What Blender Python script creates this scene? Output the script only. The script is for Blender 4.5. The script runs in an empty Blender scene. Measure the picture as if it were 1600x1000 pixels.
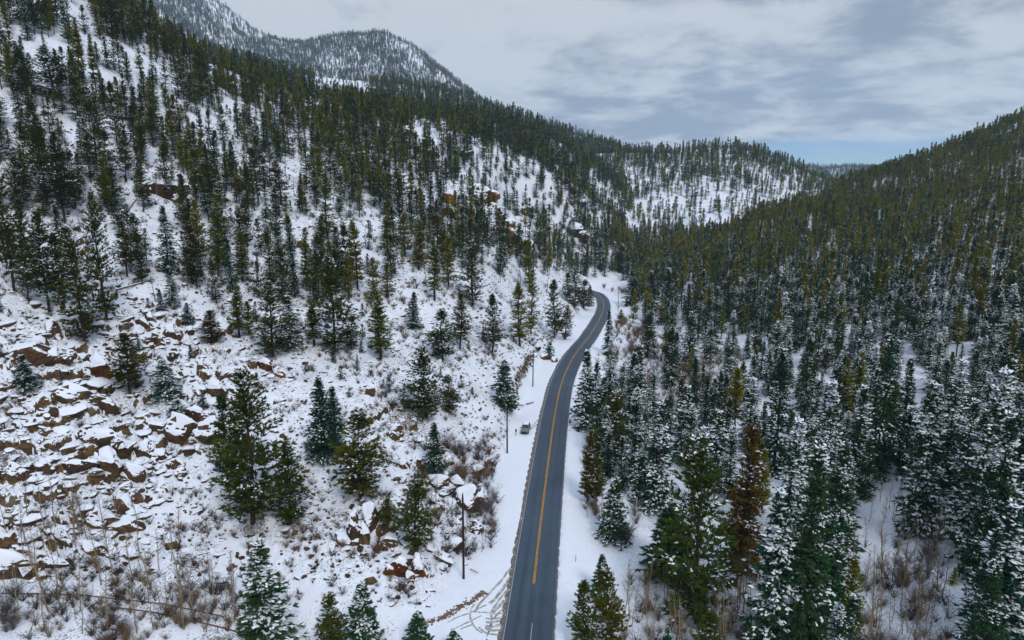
import bpy, bmesh, math, random
import numpy as np
from mathutils import Vector, Matrix
sc = bpy.context.scene
COL = sc.collection
PI = math.pi

# ------------------------------------------------------------------ camera
F = 1067.0                      # focal length in photo pixels (1600 wide)
PITCH = math.radians(12.16)
CP, SP = math.cos(PITCH), math.sin(PITCH)
CAMZ = 60.0
cam_d = bpy.data.cameras.new('camera'); cam = bpy.data.objects.new('camera', cam_d); COL.objects.link(cam)
cam.location = (0, 0, CAMZ); cam.rotation_euler = (PI/2 - PITCH, 0, 0)
cam_d.sensor_width = 36.0; cam_d.lens = 36.0*F/1600.0
cam_d.clip_start = 1.0; cam_d.clip_end = 40000.0
sc.camera = cam

# ------------------------------------------------------------------ sun, sky, exposure
SUN_EL, SUN_AZ = math.radians(44), math.radians(158)     # azimuth clockwise from +Y: sun high behind the camera, a little right
sun_d = bpy.data.lights.new('sun', 'SUN'); sun_d.energy = 1.3; sun_d.angle = math.radians(14); sun_d.color = (1.0, .96, .91)
sun = bpy.data.objects.new('sun', sun_d); COL.objects.link(sun)
sd = Vector((math.sin(SUN_AZ)*math.cos(SUN_EL), math.cos(SUN_AZ)*math.cos(SUN_EL), math.sin(SUN_EL)))
sun.rotation_euler = sd.to_track_quat('Z', 'Y').to_euler(); sun.location = (200, -100, 400)

w = bpy.data.worlds.new('World'); sc.world = w; w.use_nodes = True
nt = w.node_tree; nt.nodes.clear()
def N(nt, t, **k):
    n = nt.nodes.new(t)
    for a, b in k.items():
        if a.startswith('i_'):
            key = a[2:]
            n.inputs[int(key) if key.isdigit() else key.replace('_', ' ')].default_value = b
        else: setattr(n, a, b)
    return n
def L(nt, a, b): nt.links.new(a, b)
def M(nt, op, a, b=None, c=None, clamp=False):
    n = nt.nodes.new('ShaderNodeMath'); n.operation = op; n.use_clamp = clamp
    for i, v in enumerate((a, b, c)):
        if v is None: continue
        if isinstance(v, (int, float)): n.inputs[i].default_value = v
        else: nt.links.new(v, n.inputs[i])
    return n.outputs[0]
def MIX(nt, fac, a, b, blend='MIX'):
    n = nt.nodes.new('ShaderNodeMix'); n.data_type = 'RGBA'; n.blend_type = blend
    for i, v in ((0, fac), (6, a), (7, b)):
        if isinstance(v, (int, float)): n.inputs[i].default_value = v
        elif isinstance(v, tuple): n.inputs[i].default_value = (*v[:3], 1)
        else: nt.links.new(v, n.inputs[i])
    return n.outputs[2]
def SM(nt, x, a, b):           # smoothstep of x from a to b
    n = nt.nodes.new('ShaderNodeMapRange'); n.interpolation_type = 'SMOOTHSTEP'
    n.inputs[1].default_value = a; n.inputs[2].default_value = b
    nt.links.new(x, n.inputs[0]); return n.outputs[0]

sky = N(nt, 'ShaderNodeTexSky'); sky.sky_type = 'NISHITA'; sky.sun_disc = False
sky.sun_elevation = SUN_EL; sky.sun_rotation = SUN_AZ; sky.altitude = 2600; sky.dust_density = .3; sky.air_density = 1.0; sky.ozone_density = 2.0
tc = N(nt, 'ShaderNodeTexCoord')
sep = N(nt, 'ShaderNodeSeparateXYZ'); L(nt, tc.outputs['Generated'], sep.inputs[0])
zc = M(nt, 'MAXIMUM', sep.outputs[2], 0.004)
den = M(nt, 'ADD', zc, .20)
pl = N(nt, 'ShaderNodeCombineXYZ')
L(nt, M(nt, 'DIVIDE', sep.outputs[0], den), pl.inputs[0]); L(nt, M(nt, 'DIVIDE', sep.outputs[1], den), pl.inputs[1])
def cloud(scale, detail, rough, off, dist=.4):
    mp = N(nt, 'ShaderNodeMapping'); mp.inputs['Location'].default_value = off; L(nt, pl.outputs[0], mp.inputs[0])
    n = N(nt, 'ShaderNodeTexNoise'); n.inputs['Scale'].default_value = scale; n.inputs['Detail'].default_value = detail
    n.inputs['Roughness'].default_value = rough; n.inputs['Distortion'].default_value = dist
    L(nt, mp.outputs[0], n.inputs['Vector']); return n.outputs[0]
big = cloud(.85, 3, .5, (3.1, 1.7, 0), .5)
med = cloud(2.3, 7, .55, (7.3, 2.2, 0), .35)
fin = cloud(6.5, 6, .6, (1.3, 9.2, 0), .3)
v = M(nt, 'ADD', M(nt, 'MULTIPLY', big, .42), M(nt, 'ADD', M(nt, 'MULTIPLY', med, .40), M(nt, 'MULTIPLY', fin, .18)))
dark = SM(nt, v, .43, .575)
ccol = MIX(nt, dark, (.49, .53, .575), (.205, .255, .335))
# thicker, darker middle of the deck and the paler edge low down
# the deck is brighter overhead, as overcast is
up = SM(nt, zc, .3, 1.0)
ccol = MIX(nt, up, ccol, (.66, .77, .95))
skyc = N(nt, 'ShaderNodeVectorMath', operation='SCALE'); skyc.inputs['Scale'].default_value = .062
L(nt, sky.outputs[0], skyc.inputs[0])
skyb = MIX(nt, 1.0, skyc.outputs[0], (.50, .72, 1.05), 'MULTIPLY')
# the deck ends far out to the north-east: clear air shows under its edge
az = M(nt, 'DIVIDE', sep.outputs[0], M(nt, 'MAXIMUM', sep.outputs[1], .05))
edge = M(nt, 'ADD', M(nt, 'MULTIPLY', SM(nt, az, .12, .5), .046), M(nt, 'MULTIPLY', M(nt, 'SUBTRACT', med, .5), .05))
cov = M(nt, 'SUBTRACT', zc, edge)
covf = SM(nt, cov, -.012, .016)
col = MIX(nt, M(nt, 'ADD', M(nt, 'MULTIPLY', covf, .88), .12), skyb, ccol)
bg = N(nt, 'ShaderNodeBackground'); L(nt, col, bg.inputs[0]); bg.inputs[1].default_value = 1.0
out = N(nt, 'ShaderNodeOutputWorld'); L(nt, bg.outputs[0], out.inputs[0])

sc.view_settings.view_transform = 'Standard'; sc.view_settings.look = 'None'
sc.view_settings.exposure = 0.24; sc.view_settings.gamma = 1.0; sc.view_settings.use_curve_mapping = False
sc.render.engine = 'CYCLES'
cy = sc.cycles
cy.max_bounces = 5; cy.diffuse_bounces = 3; cy.glossy_bounces = 2; cy.transmission_bounces = 2; cy.volume_bounces = 1; cy.transparent_max_bounces = 4
cy.use_denoising = True; cy.use_adaptive_sampling = True; cy.adaptive_threshold = .02
sc.render.use_persistent_data = False

# ------------------------------------------------------------------ numeric helpers
rng = np.random.default_rng(7); random.seed(7)
def _hash(ix, iy, seed):
    h = (ix.astype(np.int64)*374761393 + iy.astype(np.int64)*668265263 + seed*974634241) & 0xffffffff
    h = ((h ^ (h >> 13))*1274126177) & 0xffffffff
    return (h ^ (h >> 16)) & 0xffffffff
def pnoise(x, y, seed=0):
    x = np.asarray(x, float); y = np.asarray(y, float)
    ix, iy = np.floor(x), np.floor(y); fx, fy = x-ix, y-iy
    sx, sy = fx*fx*fx*(fx*(fx*6-15)+10), fy*fy*fy*(fy*(fy*6-15)+10)
    def g(dx, dy):
        a = _hash(ix+dx, iy+dy, seed)*(2*PI/4294967296.0)
        return np.cos(a)*(fx-dx) + np.sin(a)*(fy-dy)
    a, b, c, d = g(0, 0), g(1, 0), g(0, 1), g(1, 1)
    return ((a*(1-sx)+b*sx)*(1-sy) + (c*(1-sx)+d*sx)*sy)*1.4
def fbm(x, y, oct=4, seed=0, gain=.5):
    t = 0; a = 1.0; n = 0
    for i in range(oct):
        t = t + a*pnoise(x*2**i+i*17.3, y*2**i-i*9.1, seed+i); n += a; a *= gain
    return t/n
def sstep(x, a, b):
    t = np.clip((x-a)/(b-a), 0, 1); return t*t*(3-2*t)
def inpoly(px, py, poly):
    px = np.asarray(px, float); py = np.asarray(py, float)
    c = np.zeros(np.broadcast(px, py).shape, bool)
    n = len(poly)
    for i in range(n):
        x0, y0 = poly[i]; x1, y1 = poly[(i+1) % n]
        if y0 == y1: continue
        c ^= ((y0 > py) != (y1 > py)) & (px < (x1-x0)*(py-y0)/(y1-y0)+x0)
    return c
def s_of(py):                    # tangent of the elevation of a photo row (measured on the photograph)
    v = (np.asarray(py, float)-500)/F
    return (-SP - v*CP)/(CP - v*SP)
def k_of(px, py):                # bearing (X per Y) of a photo pixel
    v = (np.asarray(py, float)-500)/F
    return (np.asarray(px, float)-800)/F/(CP - v*SP)
def pix(X, Y, Z):                # where a point lands in the photograph
    d = Y*CP - (Z-CAMZ)*SP; up = Y*SP + (Z-CAMZ)*CP
    return 800+F*X/d, 500-F*up/d

# ------------------------------------------------------------------ road line
ZR0 = 205.0
def zroad(Y): Y = np.asarray(Y, float); return -.055*np.maximum(Y-ZR0, 0)*sstep(Y, ZR0, ZR0+60)
def on_road(px, py):
    k, s = float(k_of(px, py)), float(s_of(py)); Y = 60/-s
    for _ in range(60): Y = (60-float(zroad(Y)))/-s
    return k*Y, Y
edges = [(1000,783,865.5),(960,788.5,868),(904,797.6,872.3),(840,808.8,875),(780,819.5,879),(720,831,882.6),(660,843,886.5),(630,850,890),(600,857.8,894.5),
         (570,872,905),(540,893.5,925),(516,914.5,938.5),(504,923,944.5),(492,931,949.5),(480,935.5,952.5),(468,934.5,949.5),(459,927,942)]
lp = [on_road(a, y) for y, a, b in edges]; rp = [on_road(b, y) for y, a, b in edges]
cl = [((a[0]+b[0])/2, (a[1]+b[1])/2) for a, b in zip(lp, rp)]
d0 = (cl[0][0]-cl[2][0], cl[0][1]-cl[2][1])
cl = [(cl[0][0]+d0[0]*k, cl[0][1]+d0[1]*k) for k in (3.4, 2.2, 1.1)] + cl
cl += [(cl[-1][0]-4, cl[-1][1]+16), (cl[-1][0]-13, cl[-1][1]+32), (cl[-1][0]-28, cl[-1][1]+46), (cl[-1][0]-48, cl[-1][1]+58)]
def resample(P, step):
    P = np.array(P, float)
    d = np.r_[0, np.cumsum(np.hypot(*np.diff(P, axis=0).T))]
    t = np.arange(0, d[-1], step); Q = np.c_[np.interp(t, d, P[:, 0]), np.interp(t, d, P[:, 1])]
    return Q
CLN = resample(cl, 1.5)
for _ in range(40):
    CLN[1:-1] = .25*CLN[:-2]+.5*CLN[1:-1]+.25*CLN[2:]
TN = np.gradient(CLN, axis=0); TN /= np.hypot(TN[:, 0], TN[:, 1])[:, None]
NR = np.c_[TN[:, 1], -TN[:, 0]]                      # to the right of travel
def road_d(X, Y):                # signed distance to the centre line (+ right) and the line's Y there
    X = np.asarray(X, float).ravel(); Y = np.asarray(Y, float).ravel()
    D = np.empty(X.size); I = np.empty(X.size, int)
    C = CLN[::2]; Nn = NR[::2]
    for a in range(0, X.size, 20000):
        dx = X[a:a+20000, None]-C[None, :, 0]; dy = Y[a:a+20000, None]-C[None, :, 1]
        q = dx*dx+dy*dy; i = q.argmin(1); I[a:a+20000] = i
        j = np.arange(i.size); sg = np.sign(dx[j, i]*Nn[i, 0]+dy[j, i]*Nn[i, 1]+1e-9)
        D[a:a+20000] = np.sqrt(q[j, i])*sg
    return D, C[I, 1]
HALF = 3.55

# ------------------------------------------------------------------ terrain: heights surveyed along bearings
ctl = []
def c_(px, py, Y=None, z=None):
    s = float(s_of(py)); k = float(k_of(px, py))
    if Y is None: Y = (z-CAMZ)/s
    else: Y = Y*(CP-(py-500)/F*SP)          # depth along the view axis -> distance along the valley
    ctl.append((k, math.log(Y), s+CAMZ/Y))
def cz(X, Y, z): ctl.append((X/Y, math.log(Y), z/Y))
for x, lst in {
    -300: [(600,125),(500,140),(400,165),(300,190),(200,225),(100,255),(0,285),(-100,330)],
    0: [(900,101),(750,111),(600,124),(500,136),(420,150),(330,175),(200,208),(100,240),(0,282),(-60,310),(-95,340)],
    200: [(900,101),(800,111),(650,128),(500,150),(400,175),(300,205),(200,245),(100,300),(45,345),(22,380)],
    400: [(900,101),(800,112),(700,125),(550,152),(450,182),(350,222),(250,290),(170,380),(128,460)],
    500: [(930,95),(800,113),(700,127),(560,155),(460,185),(350,235),(260,310),(200,400),(155,500)],
    600: [(890,101),(800,114),(700,131),(600,152),(500,182),(400,228),(300,305),(230,400),(190,490),(172,545)],
    700: [(800,121),(700,138),(600,162),(500,196),(400,245),(300,340),(240,440),(205,540),(188,590)],
    770: [(600,178),(550,198),(480,235),(400,285),(330,365),(260,470),(215,590),(195,650)],
    850: [(520,265),(480,290),(420,335),(350,410),(290,510),(240,640),(212,720)],
    900: [(430,385),(380,440),(330,520),(270,650),(235,800)],
    1000: [(400,560),(380,610)],
    1200: [(560,215),(500,262),(430,360),(370,500),(338,620)],
    1300: [(430,350),(370,480),(330,630),(300,780)],
    1400: [(700,150),(600,184),(480,270),(400,380),(330,560),(270,830)],
    1500: [(700,148),(600,178),(450,275),(350,440),(280,640),(232,780)],
    1600: [(800,118),(600,170),(450,250),(330,400),(250,560),(190,720)],
    1900: [(800,118),(600,165),(450,240),(330,370),(250,500),(150,680)]}.items():
    for py, Y in lst: c_(x, py, Y)
# behind the crests the ground falls away
for x, py, Y in [(-300,-40,480),(0,-20,470),(200,80,520),(400,190,640),(500,215,700),(600,225,760),(700,235,820),(770,240,880),(850,250,950),
                 (1200,400,800),(1300,345,1000),(1400,310,1080),(1500,270,1050),(1600,240,1000),(1900,220,1000),(1100,420,700)]:
    c_(x, py, Y)
# valley floor: beside the road, the creek flat to the right, the flat at the bottom left
for i in range(0, len(CLN), 9):
    x, y = CLN[i]; n = NR[i]; z = float(zroad(y))
    cz(x, y, z); cz(x+9*n[0], y+9*n[1], z-.6)
    if y < 330: cz(x+22*n[0], y+22*n[1], z-2.5)
    if y < 250: cz(x+45*n[0], y+45*n[1], z-2.2)
    if y < 130: cz(x-11*n[0], y-11*n[1], z+.2)
for X, Y, z in [(-70,80,1),(-45,84,1),(-25,80,0),(-60,60,-2),(-20,60,-1),(60,80,-2),(90,95,0),(40,60,-2),(80,60,-1),(-100,40,0),(100,40,0),(0,40,0),(-30,25,0),(30,25,0),(60,120,-2.5),(75,150,-1),
                (70,340,-3),(95,420,-3),(130,480,0),(110,560,-2),(150,640,2)]:
    cz(X, Y, z)
ctl = np.array(ctl)
KS = 1.6
def tps_k(r2): return np.where(r2 > 1e-12, .5*r2*np.log(np.maximum(r2, 1e-12)), 0)
P_ = np.c_[ctl[:, 0]*KS, ctl[:, 1]]; n_ = len(P_)
A_ = np.zeros((n_+3, n_+3)); d2 = ((P_[:, None]-P_[None])**2).sum(2)
A_[:n_, :n_] = tps_k(d2)+np.eye(n_)*2e-3
A_[:n_, n_:] = np.c_[np.ones(n_), P_]; A_[n_:, :n_] = A_[:n_, n_:].T
W_ = np.linalg.solve(A_, np.r_[ctl[:, 2], 0, 0, 0])
def tps(k, lw):
    k = np.asarray(k, float).ravel()*KS; lw = np.asarray(lw, float).ravel(); o = np.empty(k.size)
    for a in range(0, k.size, 20000):
        q = (k[a:a+20000, None]-P_[None, :, 0])**2+(lw[a:a+20000, None]-P_[None, :, 1])**2
        o[a:a+20000] = tps_k(q)@W_[:n_]+W_[n_]+W_[n_+1]*k[a:a+20000]+W_[n_+2]*lw[a:a+20000]
    return o
def prof(pts, k):                # skyline profile -> s at bearing k
    pk = np.array([float(k_of(a, b)) for a, b in pts]); ps = np.array([float(s_of(b)) for a, b in pts])
    return np.interp(k, pk, ps)
MID = [(-400,-60),(0,-40),(120,5),(200,34),(300,76),(400,98),(500,120),(620,130),(700,142),(760,163),(800,176),(860,197),(920,216),(965,229),(1020,250),(1100,300)]
HILL = [(700,300),(850,262),(930,240),(965,234),(1000,236),(1050,238),(1100,232),(1150,229),(1180,233),(1230,252),(1260,268),(1300,282),(1340,305),(1420,340),(1500,380)]
FAR = [(-600,-20),(-200,-60),(100,-45),(220,-30),(300,-18),(335,0),(362,14),(400,48),(440,63),(470,63),(520,55),(570,49),(605,49),(640,66),(680,96),(715,124),(760,160),(850,215),(960,260)]
DIST = [(900,300),(1100,285),(1250,270),(1290,264),(1312,261),(1340,262),(1356,259),(1380,263),(1450,268),(1600,280),(2000,300)]
NU, NW = 960, 640
UG = np.linspace(-1.12, 1.12, NU); LG = np.concatenate([np.linspace(math.log(24), math.log(70), 30, endpoint=False), np.linspace(math.log(70), math.log(420), 370, endpoint=False), np.linspace(math.log(420), math.log(1600), 150, endpoint=False), np.linspace(math.log(1600), math.log(6400), NW-550)])
Ug, Lg = np.meshgrid(UG, LG)           # rows along distance
Yg = np.exp(Lg); Xg = Ug*Yg
ROCK = [[(0,480),(90,470),(200,455),(330,500),(420,560),(400,600),(310,720),(230,800),(120,830),(60,900),(0,900),(-200,900),(-200,480)],
        [(540,800),(620,740),(700,690),(760,740),(770,800),(740,880),(690,900),(600,900),(520,860)],
        [(670,290),(780,280),(830,350),(820,420),(720,390),(680,340)], [(860,300),(940,330),(920,390),(840,360)],
        [(-100,330),(140,350),(150,420),(-100,430)], [(180,260),(300,270),(290,310),(190,310)], [(460,340),(560,350),(560,420),(440,440)],
        [(460,620),(640,620),(660,700),(560,680)], [(600,160),(760,180),(800,250),(640,230)]]
def heights():
    k, lw = Ug, Lg
    s = tps(k, lw).reshape(k.shape)-CAMZ/np.exp(lw)
    far_s = -60/np.exp(lw)-.012
    f = sstep(lw, math.log(1150), math.log(1700)); s = s*(1-f)+far_s*f
    def tent(pts, Yc, a, b):
        d = lw-np.log(Yc)
        return prof(pts, k)-np.where(d < 0, -d*a+3.0*np.maximum(-d-.62, 0)**1.5, d*b)
    mid = tent(MID, 1020+350*sstep(k, -.6, .15), .17, .6)
    hill = tent(HILL, 1050+0*k, .27, .8)
    def smax(a, b, w): h = np.clip(.5+.5*(a-b)/w, 0, 1); return a*h+b*(1-h)+w*h*(1-h)
    s = smax(s, hill, .006); s = smax(s, mid, .006)
    rib = fbm(k*9+lw*2, lw*3.1, 4, 31)*.022*sstep(lw, math.log(1500), math.log(2300))
    farm = tent(FAR, 2750+0*k, .24, 1.0)+rib*np.clip((math.log(2750)-lw)/.15, 0, 1)+fbm(k*40, lw*4, 3, 5)*.004
    s = np.maximum(s, np.where(lw > math.log(1500), farm, -9))
    dist = tent(DIST, 5600+0*k, .1, 1.0)+fbm(k*50, lw*3, 3, 77)*.0012
    s = np.maximum(s, np.where(lw > math.log(4600), dist, -9))
    Z = CAMZ+s*Yg
    return Z
Zb = heights()
PXg, PYg = pix(Xg, Yg, Zb)
D_, CY_ = road_d(Xg, Yg); D_ = D_.reshape(Xg.shape); CY_ = CY_.reshape(Xg.shape)
left = D_ < 0; ad = np.abs(D_)
nearf = 1-sstep(Yg, 900, 1400)
rocky = np.zeros(Xg.shape)
wx = PXg+22*fbm(Xg/9, Yg/9, 2, 91); wy = PYg+16*fbm(Xg/9, Yg/9, 2, 92)
for p in ROCK: rocky = np.maximum(rocky, inpoly(wx, wy, p))
slope_left = left*sstep(ad, 9, 26)*(Yg < 1000)
slope_left *= 1-sstep(PYg, 880, 960)*(PXg < 620)
patch = sstep(fbm(Xg/22, Yg/22, 3, 12), .02, .30)
rk = slope_left*np.clip(.95*rocky+.5*patch*(1-rocky), 0, 1)
und = fbm(Xg/30, Yg/30, 4, 3)*2.6*sstep(ad, 12, 45)+fbm(Xg/7, Yg/7, 3, 8)*.5*sstep(ad, 9, 20)
und = und*np.where(left, 1, .55)*nearf + fbm(Xg/90, Yg/90, 3, 21)*6*sstep(Yg, 350, 800)*nearf
Zn = Zb+und
# broken ledges: the slope steps down in strata with steep risers
zz = Zn+2.2*fbm(Xg/7, Yg/7, 4, 44, .6)
Lh = 2.6*(1+0*Xg)
q = zz/Lh; fl = np.floor(q); fr = q-fl
step = sstep(fr, .28, .56)
Zt = Zn+(fl+step-q)*Lh*(.62+.5*fbm(Xg/12, Yg/12, 2, 45))
Zt = Zt+fbm(Xg/2.0, Yg/2.4, 3, 46)*.75+np.abs(fbm(Xg/4.4, Yg/4.4, 3, 49))*1.1
small = fbm(Xg/1.5, Yg/1.9, 2, 47)
Zs = Zn+np.maximum(small-.05, 0)*1.15*slope_left*(.35+.65*sstep(fbm(Xg/16, Yg/16, 3, 48), -.15, .2))        # stones lying under the snow everywhere on the open slope
Z = Zs*(1-rk)+Zt*rk
Z = Z+fbm(Xg/3.5, Yg/3.5, 2, 60)*.12*sstep(ad, 7, 14)*nearf
# road bench
zr = zroad(CY_)
shoulder = np.where(left, 8.5+3.5*sstep(130-CY_, 0, 45), 6.5)
f = 1-sstep(ad, shoulder, shoulder+5)
f *= (Yg < 420)
bank = .16*np.exp(-((ad-HALF-1.1)/.55)**2)*np.where(left, .25, 1.0)
Z = Z*(1-f)+(zr+.02+bank+.05*fbm(Xg/1.7, Yg/1.7, 2, 70)*sstep(ad, 4, 6))*f
Z = np.where(ad < HALF+.12, zr-.25, Z)
BARE = np.clip(rocky*slope_left, 0, 1)
BARE = np.where(Yg > 1700, 2.6*sstep(fbm(Xg/120, Yg/200, 4, 97), -.15, .35), np.where(Yg > 270, -2.6, BARE))
def bil(G, k, lw):
    k = np.asarray(k, float); lw = np.asarray(lw, float)
    fi = np.clip((k-UG[0])/(UG[1]-UG[0]), 0, NU-1.001); fj = np.interp(lw, LG, np.arange(NW)); fj = np.clip(fj, 0, NW-1.001)
    i = fi.astype(int); j = fj.astype(int); a = fi-i; b = fj-j
    return (G[j, i]*(1-a)+G[j, i+1]*a)*(1-b)+(G[j+1, i]*(1-a)+G[j+1, i+1]*a)*b
def ground(X, Y): return bil(Z, np.asarray(X)/np.asarray(Y), np.log(Y))
Sg = (Z-CAMZ)/Yg
Sb = (Zb-CAMZ)/Yg
def hit(px, py, near=60):        # first ground point seen along a photo pixel
    k, s = float(k_of(px, py)), float(s_of(py))
    fi = min(max((k-UG[0])/(UG[1]-UG[0]), 0), NU-1.001); i = int(fi); a = fi-i
    colS = Sg[:, i]*(1-a)+Sg[:, i+1]*a
    ok = (colS >= s)&(Yg[:, 0] > near)
    if not ok.any(): return None
    j = int(ok.argmax())
    if j == 0: Y = math.exp(LG[0])
    else:
        t = (s-colS[j-1])/(colS[j]-colS[j-1]+1e-12); Y = math.exp(LG[j-1]+(LG[j]-LG[j-1])*min(max(t, 0), 1))
    return k*Y, Y, float(ground(k*Y, Y))
# ------------------------------------------------------------------ materials
def mat(name):
    m = bpy.data.materials.new(name); m.use_nodes = True; m.node_tree.nodes.clear()
    t = m.node_tree; b = N(t, 'ShaderNodeBsdfPrincipled'); o = N(t, 'ShaderNodeOutputMaterial'); L(t, b.outputs[0], o.inputs[0])
    b.inputs['Specular IOR Level'].default_value = .25; b.inputs['Roughness'].default_value = .8
    return m, t, b
def noise(t, vec, scale, detail=3, rough=.55, dist=0):
    n = N(t, 'ShaderNodeTexNoise'); n.inputs['Scale'].default_value = scale; n.inputs['Detail'].default_value = detail
    n.inputs['Roughness'].default_value = rough; n.inputs['Distortion'].default_value = dist
    if vec is not None: L(t, vec, n.inputs['Vector'])
    return n.outputs[0]
def plain(name, c, rough=.8, spec=.25, var=.25, metal=0):
    m, t, b = mat(name)
    g = N(t, 'ShaderNodeTexCoord').outputs['Object']
    n = noise(t, g, 2.3, 4)
    col = MIX(t, n, tuple(x*(1-var) for x in c), tuple(min(1, x*(1+var)) for x in c))
    L(t, col, b.inputs['Base Color']); b.inputs['Roughness'].default_value = rough
    b.inputs['Specular IOR Level'].default_value = spec; b.inputs['Metallic'].default_value = metal
    return m
SNOW = (.79, .825, .90)
def rock_color(t, g, sc_=1.0):
    n1 = noise(t, g, .35*sc_, 5, .6); n2 = noise(t, g, 1.9*sc_, 5, .65); n3 = noise(t, g, .12*sc_, 2)
    c = MIX(t, SM(t, n1, .35, .65), (.052, .032, .016), (.150, .086, .034))
    c = MIX(t, SM(t, n2, .46, .68), c, (.026, .017, .011))
    c = MIX(t, SM(t, n3, .56, .70), c, (.13, .105, .062))
    return c
def make_ground():
    m, t, b = mat('snowy_ground')
    geo = N(t, 'ShaderNodeNewGeometry'); pos = geo.outputs['Position']
    sp = N(t, 'ShaderNodeSeparateXYZ'); L(t, geo.outputs['Normal'], sp.inputs[0]); nz = sp.outputs[2]
    at = N(t, 'ShaderNodeAttribute'); at.attribute_name = 'bare'
    a2 = N(t, 'ShaderNodeAttribute'); a2.attribute_name = 'grassy'
    n1 = noise(t, pos, .9, 4, .6); n2 = noise(t, pos, 3.0, 4, .65); n0 = noise(t, pos, .11, 3)
    # rock bares where it is too steep for snow to lie
    thr = M(t, 'ADD', M(t, 'MULTIPLY', M(t, 'SUBTRACT', n1, .5), .32), M(t, 'ADD', .60, M(t, 'MULTIPLY', at.outputs['Fac'], .11)))
    rockf = SM(t, M(t, 'SUBTRACT', thr, nz), -.015, .03)
    # grass stems, litter and gravel showing through thin snow
    gr = M(t, 'MULTIPLY', SM(t, M(t, 'ADD', M(t, 'MULTIPLY', n2, .6), M(t, 'MULTIPLY', n0, .4)), .53, .585), a2.outputs['Fac'])
    gcol = MIX(t, n1, (.035, .025, .018), (.10, .07, .045))
    sn = MIX(t, n0, tuple(x*.95 for x in SNOW), SNOW)
    c = MIX(t, M(t, 'MULTIPLY', gr, .85), sn, gcol)
    a3 = N(t, 'ShaderNodeAttribute'); a3.attribute_name = 'litter_shade'
    litter_shade_f = M(t, 'MULTIPLY', SM(t, M(t, 'ADD', a3.outputs['Fac'], M(t, 'MULTIPLY', M(t, 'SUBTRACT', n2, .5), 1.6)), .42, .75), .8)
    c = MIX(t, litter_shade_f, c, MIX(t, n1, (.04, .026, .014), (.13, .085, .045)))  # brown needle litter under crowns, doubling as contact shade put into the colour
    c = MIX(t, rockf, c, rock_color(t, pos))
    L(t, c, b.inputs['Base Color'])
    b.inputs['Roughness'].default_value = .75; b.inputs['Specular IOR Level'].default_value = .15
    bp = N(t, 'ShaderNodeBump'); bp.inputs['Strength'].default_value = .5; bp.inputs['Distance'].default_value = .25
    L(t, M(t, 'ADD', n2, M(t, 'MULTIPLY', n1, 1.2)), bp.inputs['Height']); L(t, bp.outputs[0], b.inputs['Normal'])
    return m
def mesh_obj(name, V, Fc, mats, parent=None, smooth=False, mi=None):
    me = bpy.data.meshes.new(name)
    V = np.asarray(V, np.float32).reshape(-1, 3)
    if isinstance(Fc, np.ndarray):
        n, k = Fc.shape
        me.vertices.add(len(V)); me.vertices.foreach_set('co', V.ravel())
        me.loops.add(n*k); me.loops.foreach_set('vertex_index', Fc.astype(np.int32).ravel())
        me.polygons.add(n); me.polygons.foreach_set('loop_start', np.arange(0, n*k, k, dtype=np.int32))
        me.update(calc_edges=True)
    else:
        me.from_pydata([tuple(map(float, v)) for v in V], [], [tuple(int(i) for i in f) for f in Fc]); me.update()
    for m in (mats if isinstance(mats, (list, tuple)) else [mats]): me.materials.append(m)
    if mi is not None: me.polygons.foreach_set('material_index', np.asarray(mi, np.int32))
    if smooth: me.polygons.foreach_set('use_smooth', np.ones(len(me.polygons), bool))
    o = bpy.data.objects.new(name, me); COL.objects.link(o)
    if parent: o.parent = parent
    return o
def attr(o, name, arr):
    a = o.data.attributes.new(name, 'FLOAT', 'POINT'); a.data.foreach_set('value', np.asarray(arr, np.float32).ravel())

# ------------------------------------------------------------------ terrain mesh
gm = make_ground()
idx = np.arange(NU*NW).reshape(NW, NU)
Q = np.stack([idx[:-1, :-1], idx[:-1, 1:], idx[1:, 1:], idx[1:, :-1]], -1).reshape(-1, 4)
GR = np.clip(slope_left*(.55+.45*sstep(fbm(Xg/25, Yg/25, 3, 62), -.2, .3)), 0, 1)*(Yg < 1100)
GR = np.maximum(GR, .8*inpoly(PXg, PYg, [(-100,870),(350,840),(640,900),(640,1000),(380,1100),(-100,1100)]))
GR = np.maximum(GR, .35*(~left)*sstep(ad, 9, 16)); GR = np.maximum(GR, .6*(Yg > 1500)*(Yg < 4500))
GO = o = mesh_obj('ground', np.stack([Xg, Yg, Z], -1).reshape(-1, 3), Q, gm, smooth=True)
attr(o, 'bare', BARE); attr(o, 'grassy', GR); o['kind'] = 'structure'

# the air: far slopes pale and turn blue
hz = bpy.data.materials.new('air'); hz.use_nodes = True; hz.node_tree.nodes.clear()
pv = N(hz.node_tree, 'ShaderNodeVolumePrincipled'); ho = N(hz.node_tree, 'ShaderNodeOutputMaterial'); L(hz.node_tree, pv.outputs[0], ho.inputs['Volume'])
pv.inputs['Color'].default_value = (.66, .84, 1.0, 1); pv.inputs['Density'].default_value = .68e-4
zt = float(Z.max())+60; zb_ = float(Z.min())-1.0
bm = bmesh.new(); bmesh.ops.create_cube(bm, size=1, matrix=Matrix.Translation((0, 3150, (zt+zb_)/2))@Matrix.Diagonal((14600, 6700, zt-zb_, 1)))
me = bpy.data.meshes.new('haze'); bm.to_mesh(me); bm.free(); me.materials.append(hz)
o = bpy.data.objects.new('haze', me); COL.objects.link(o); o['kind'] = 'stuff'
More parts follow.
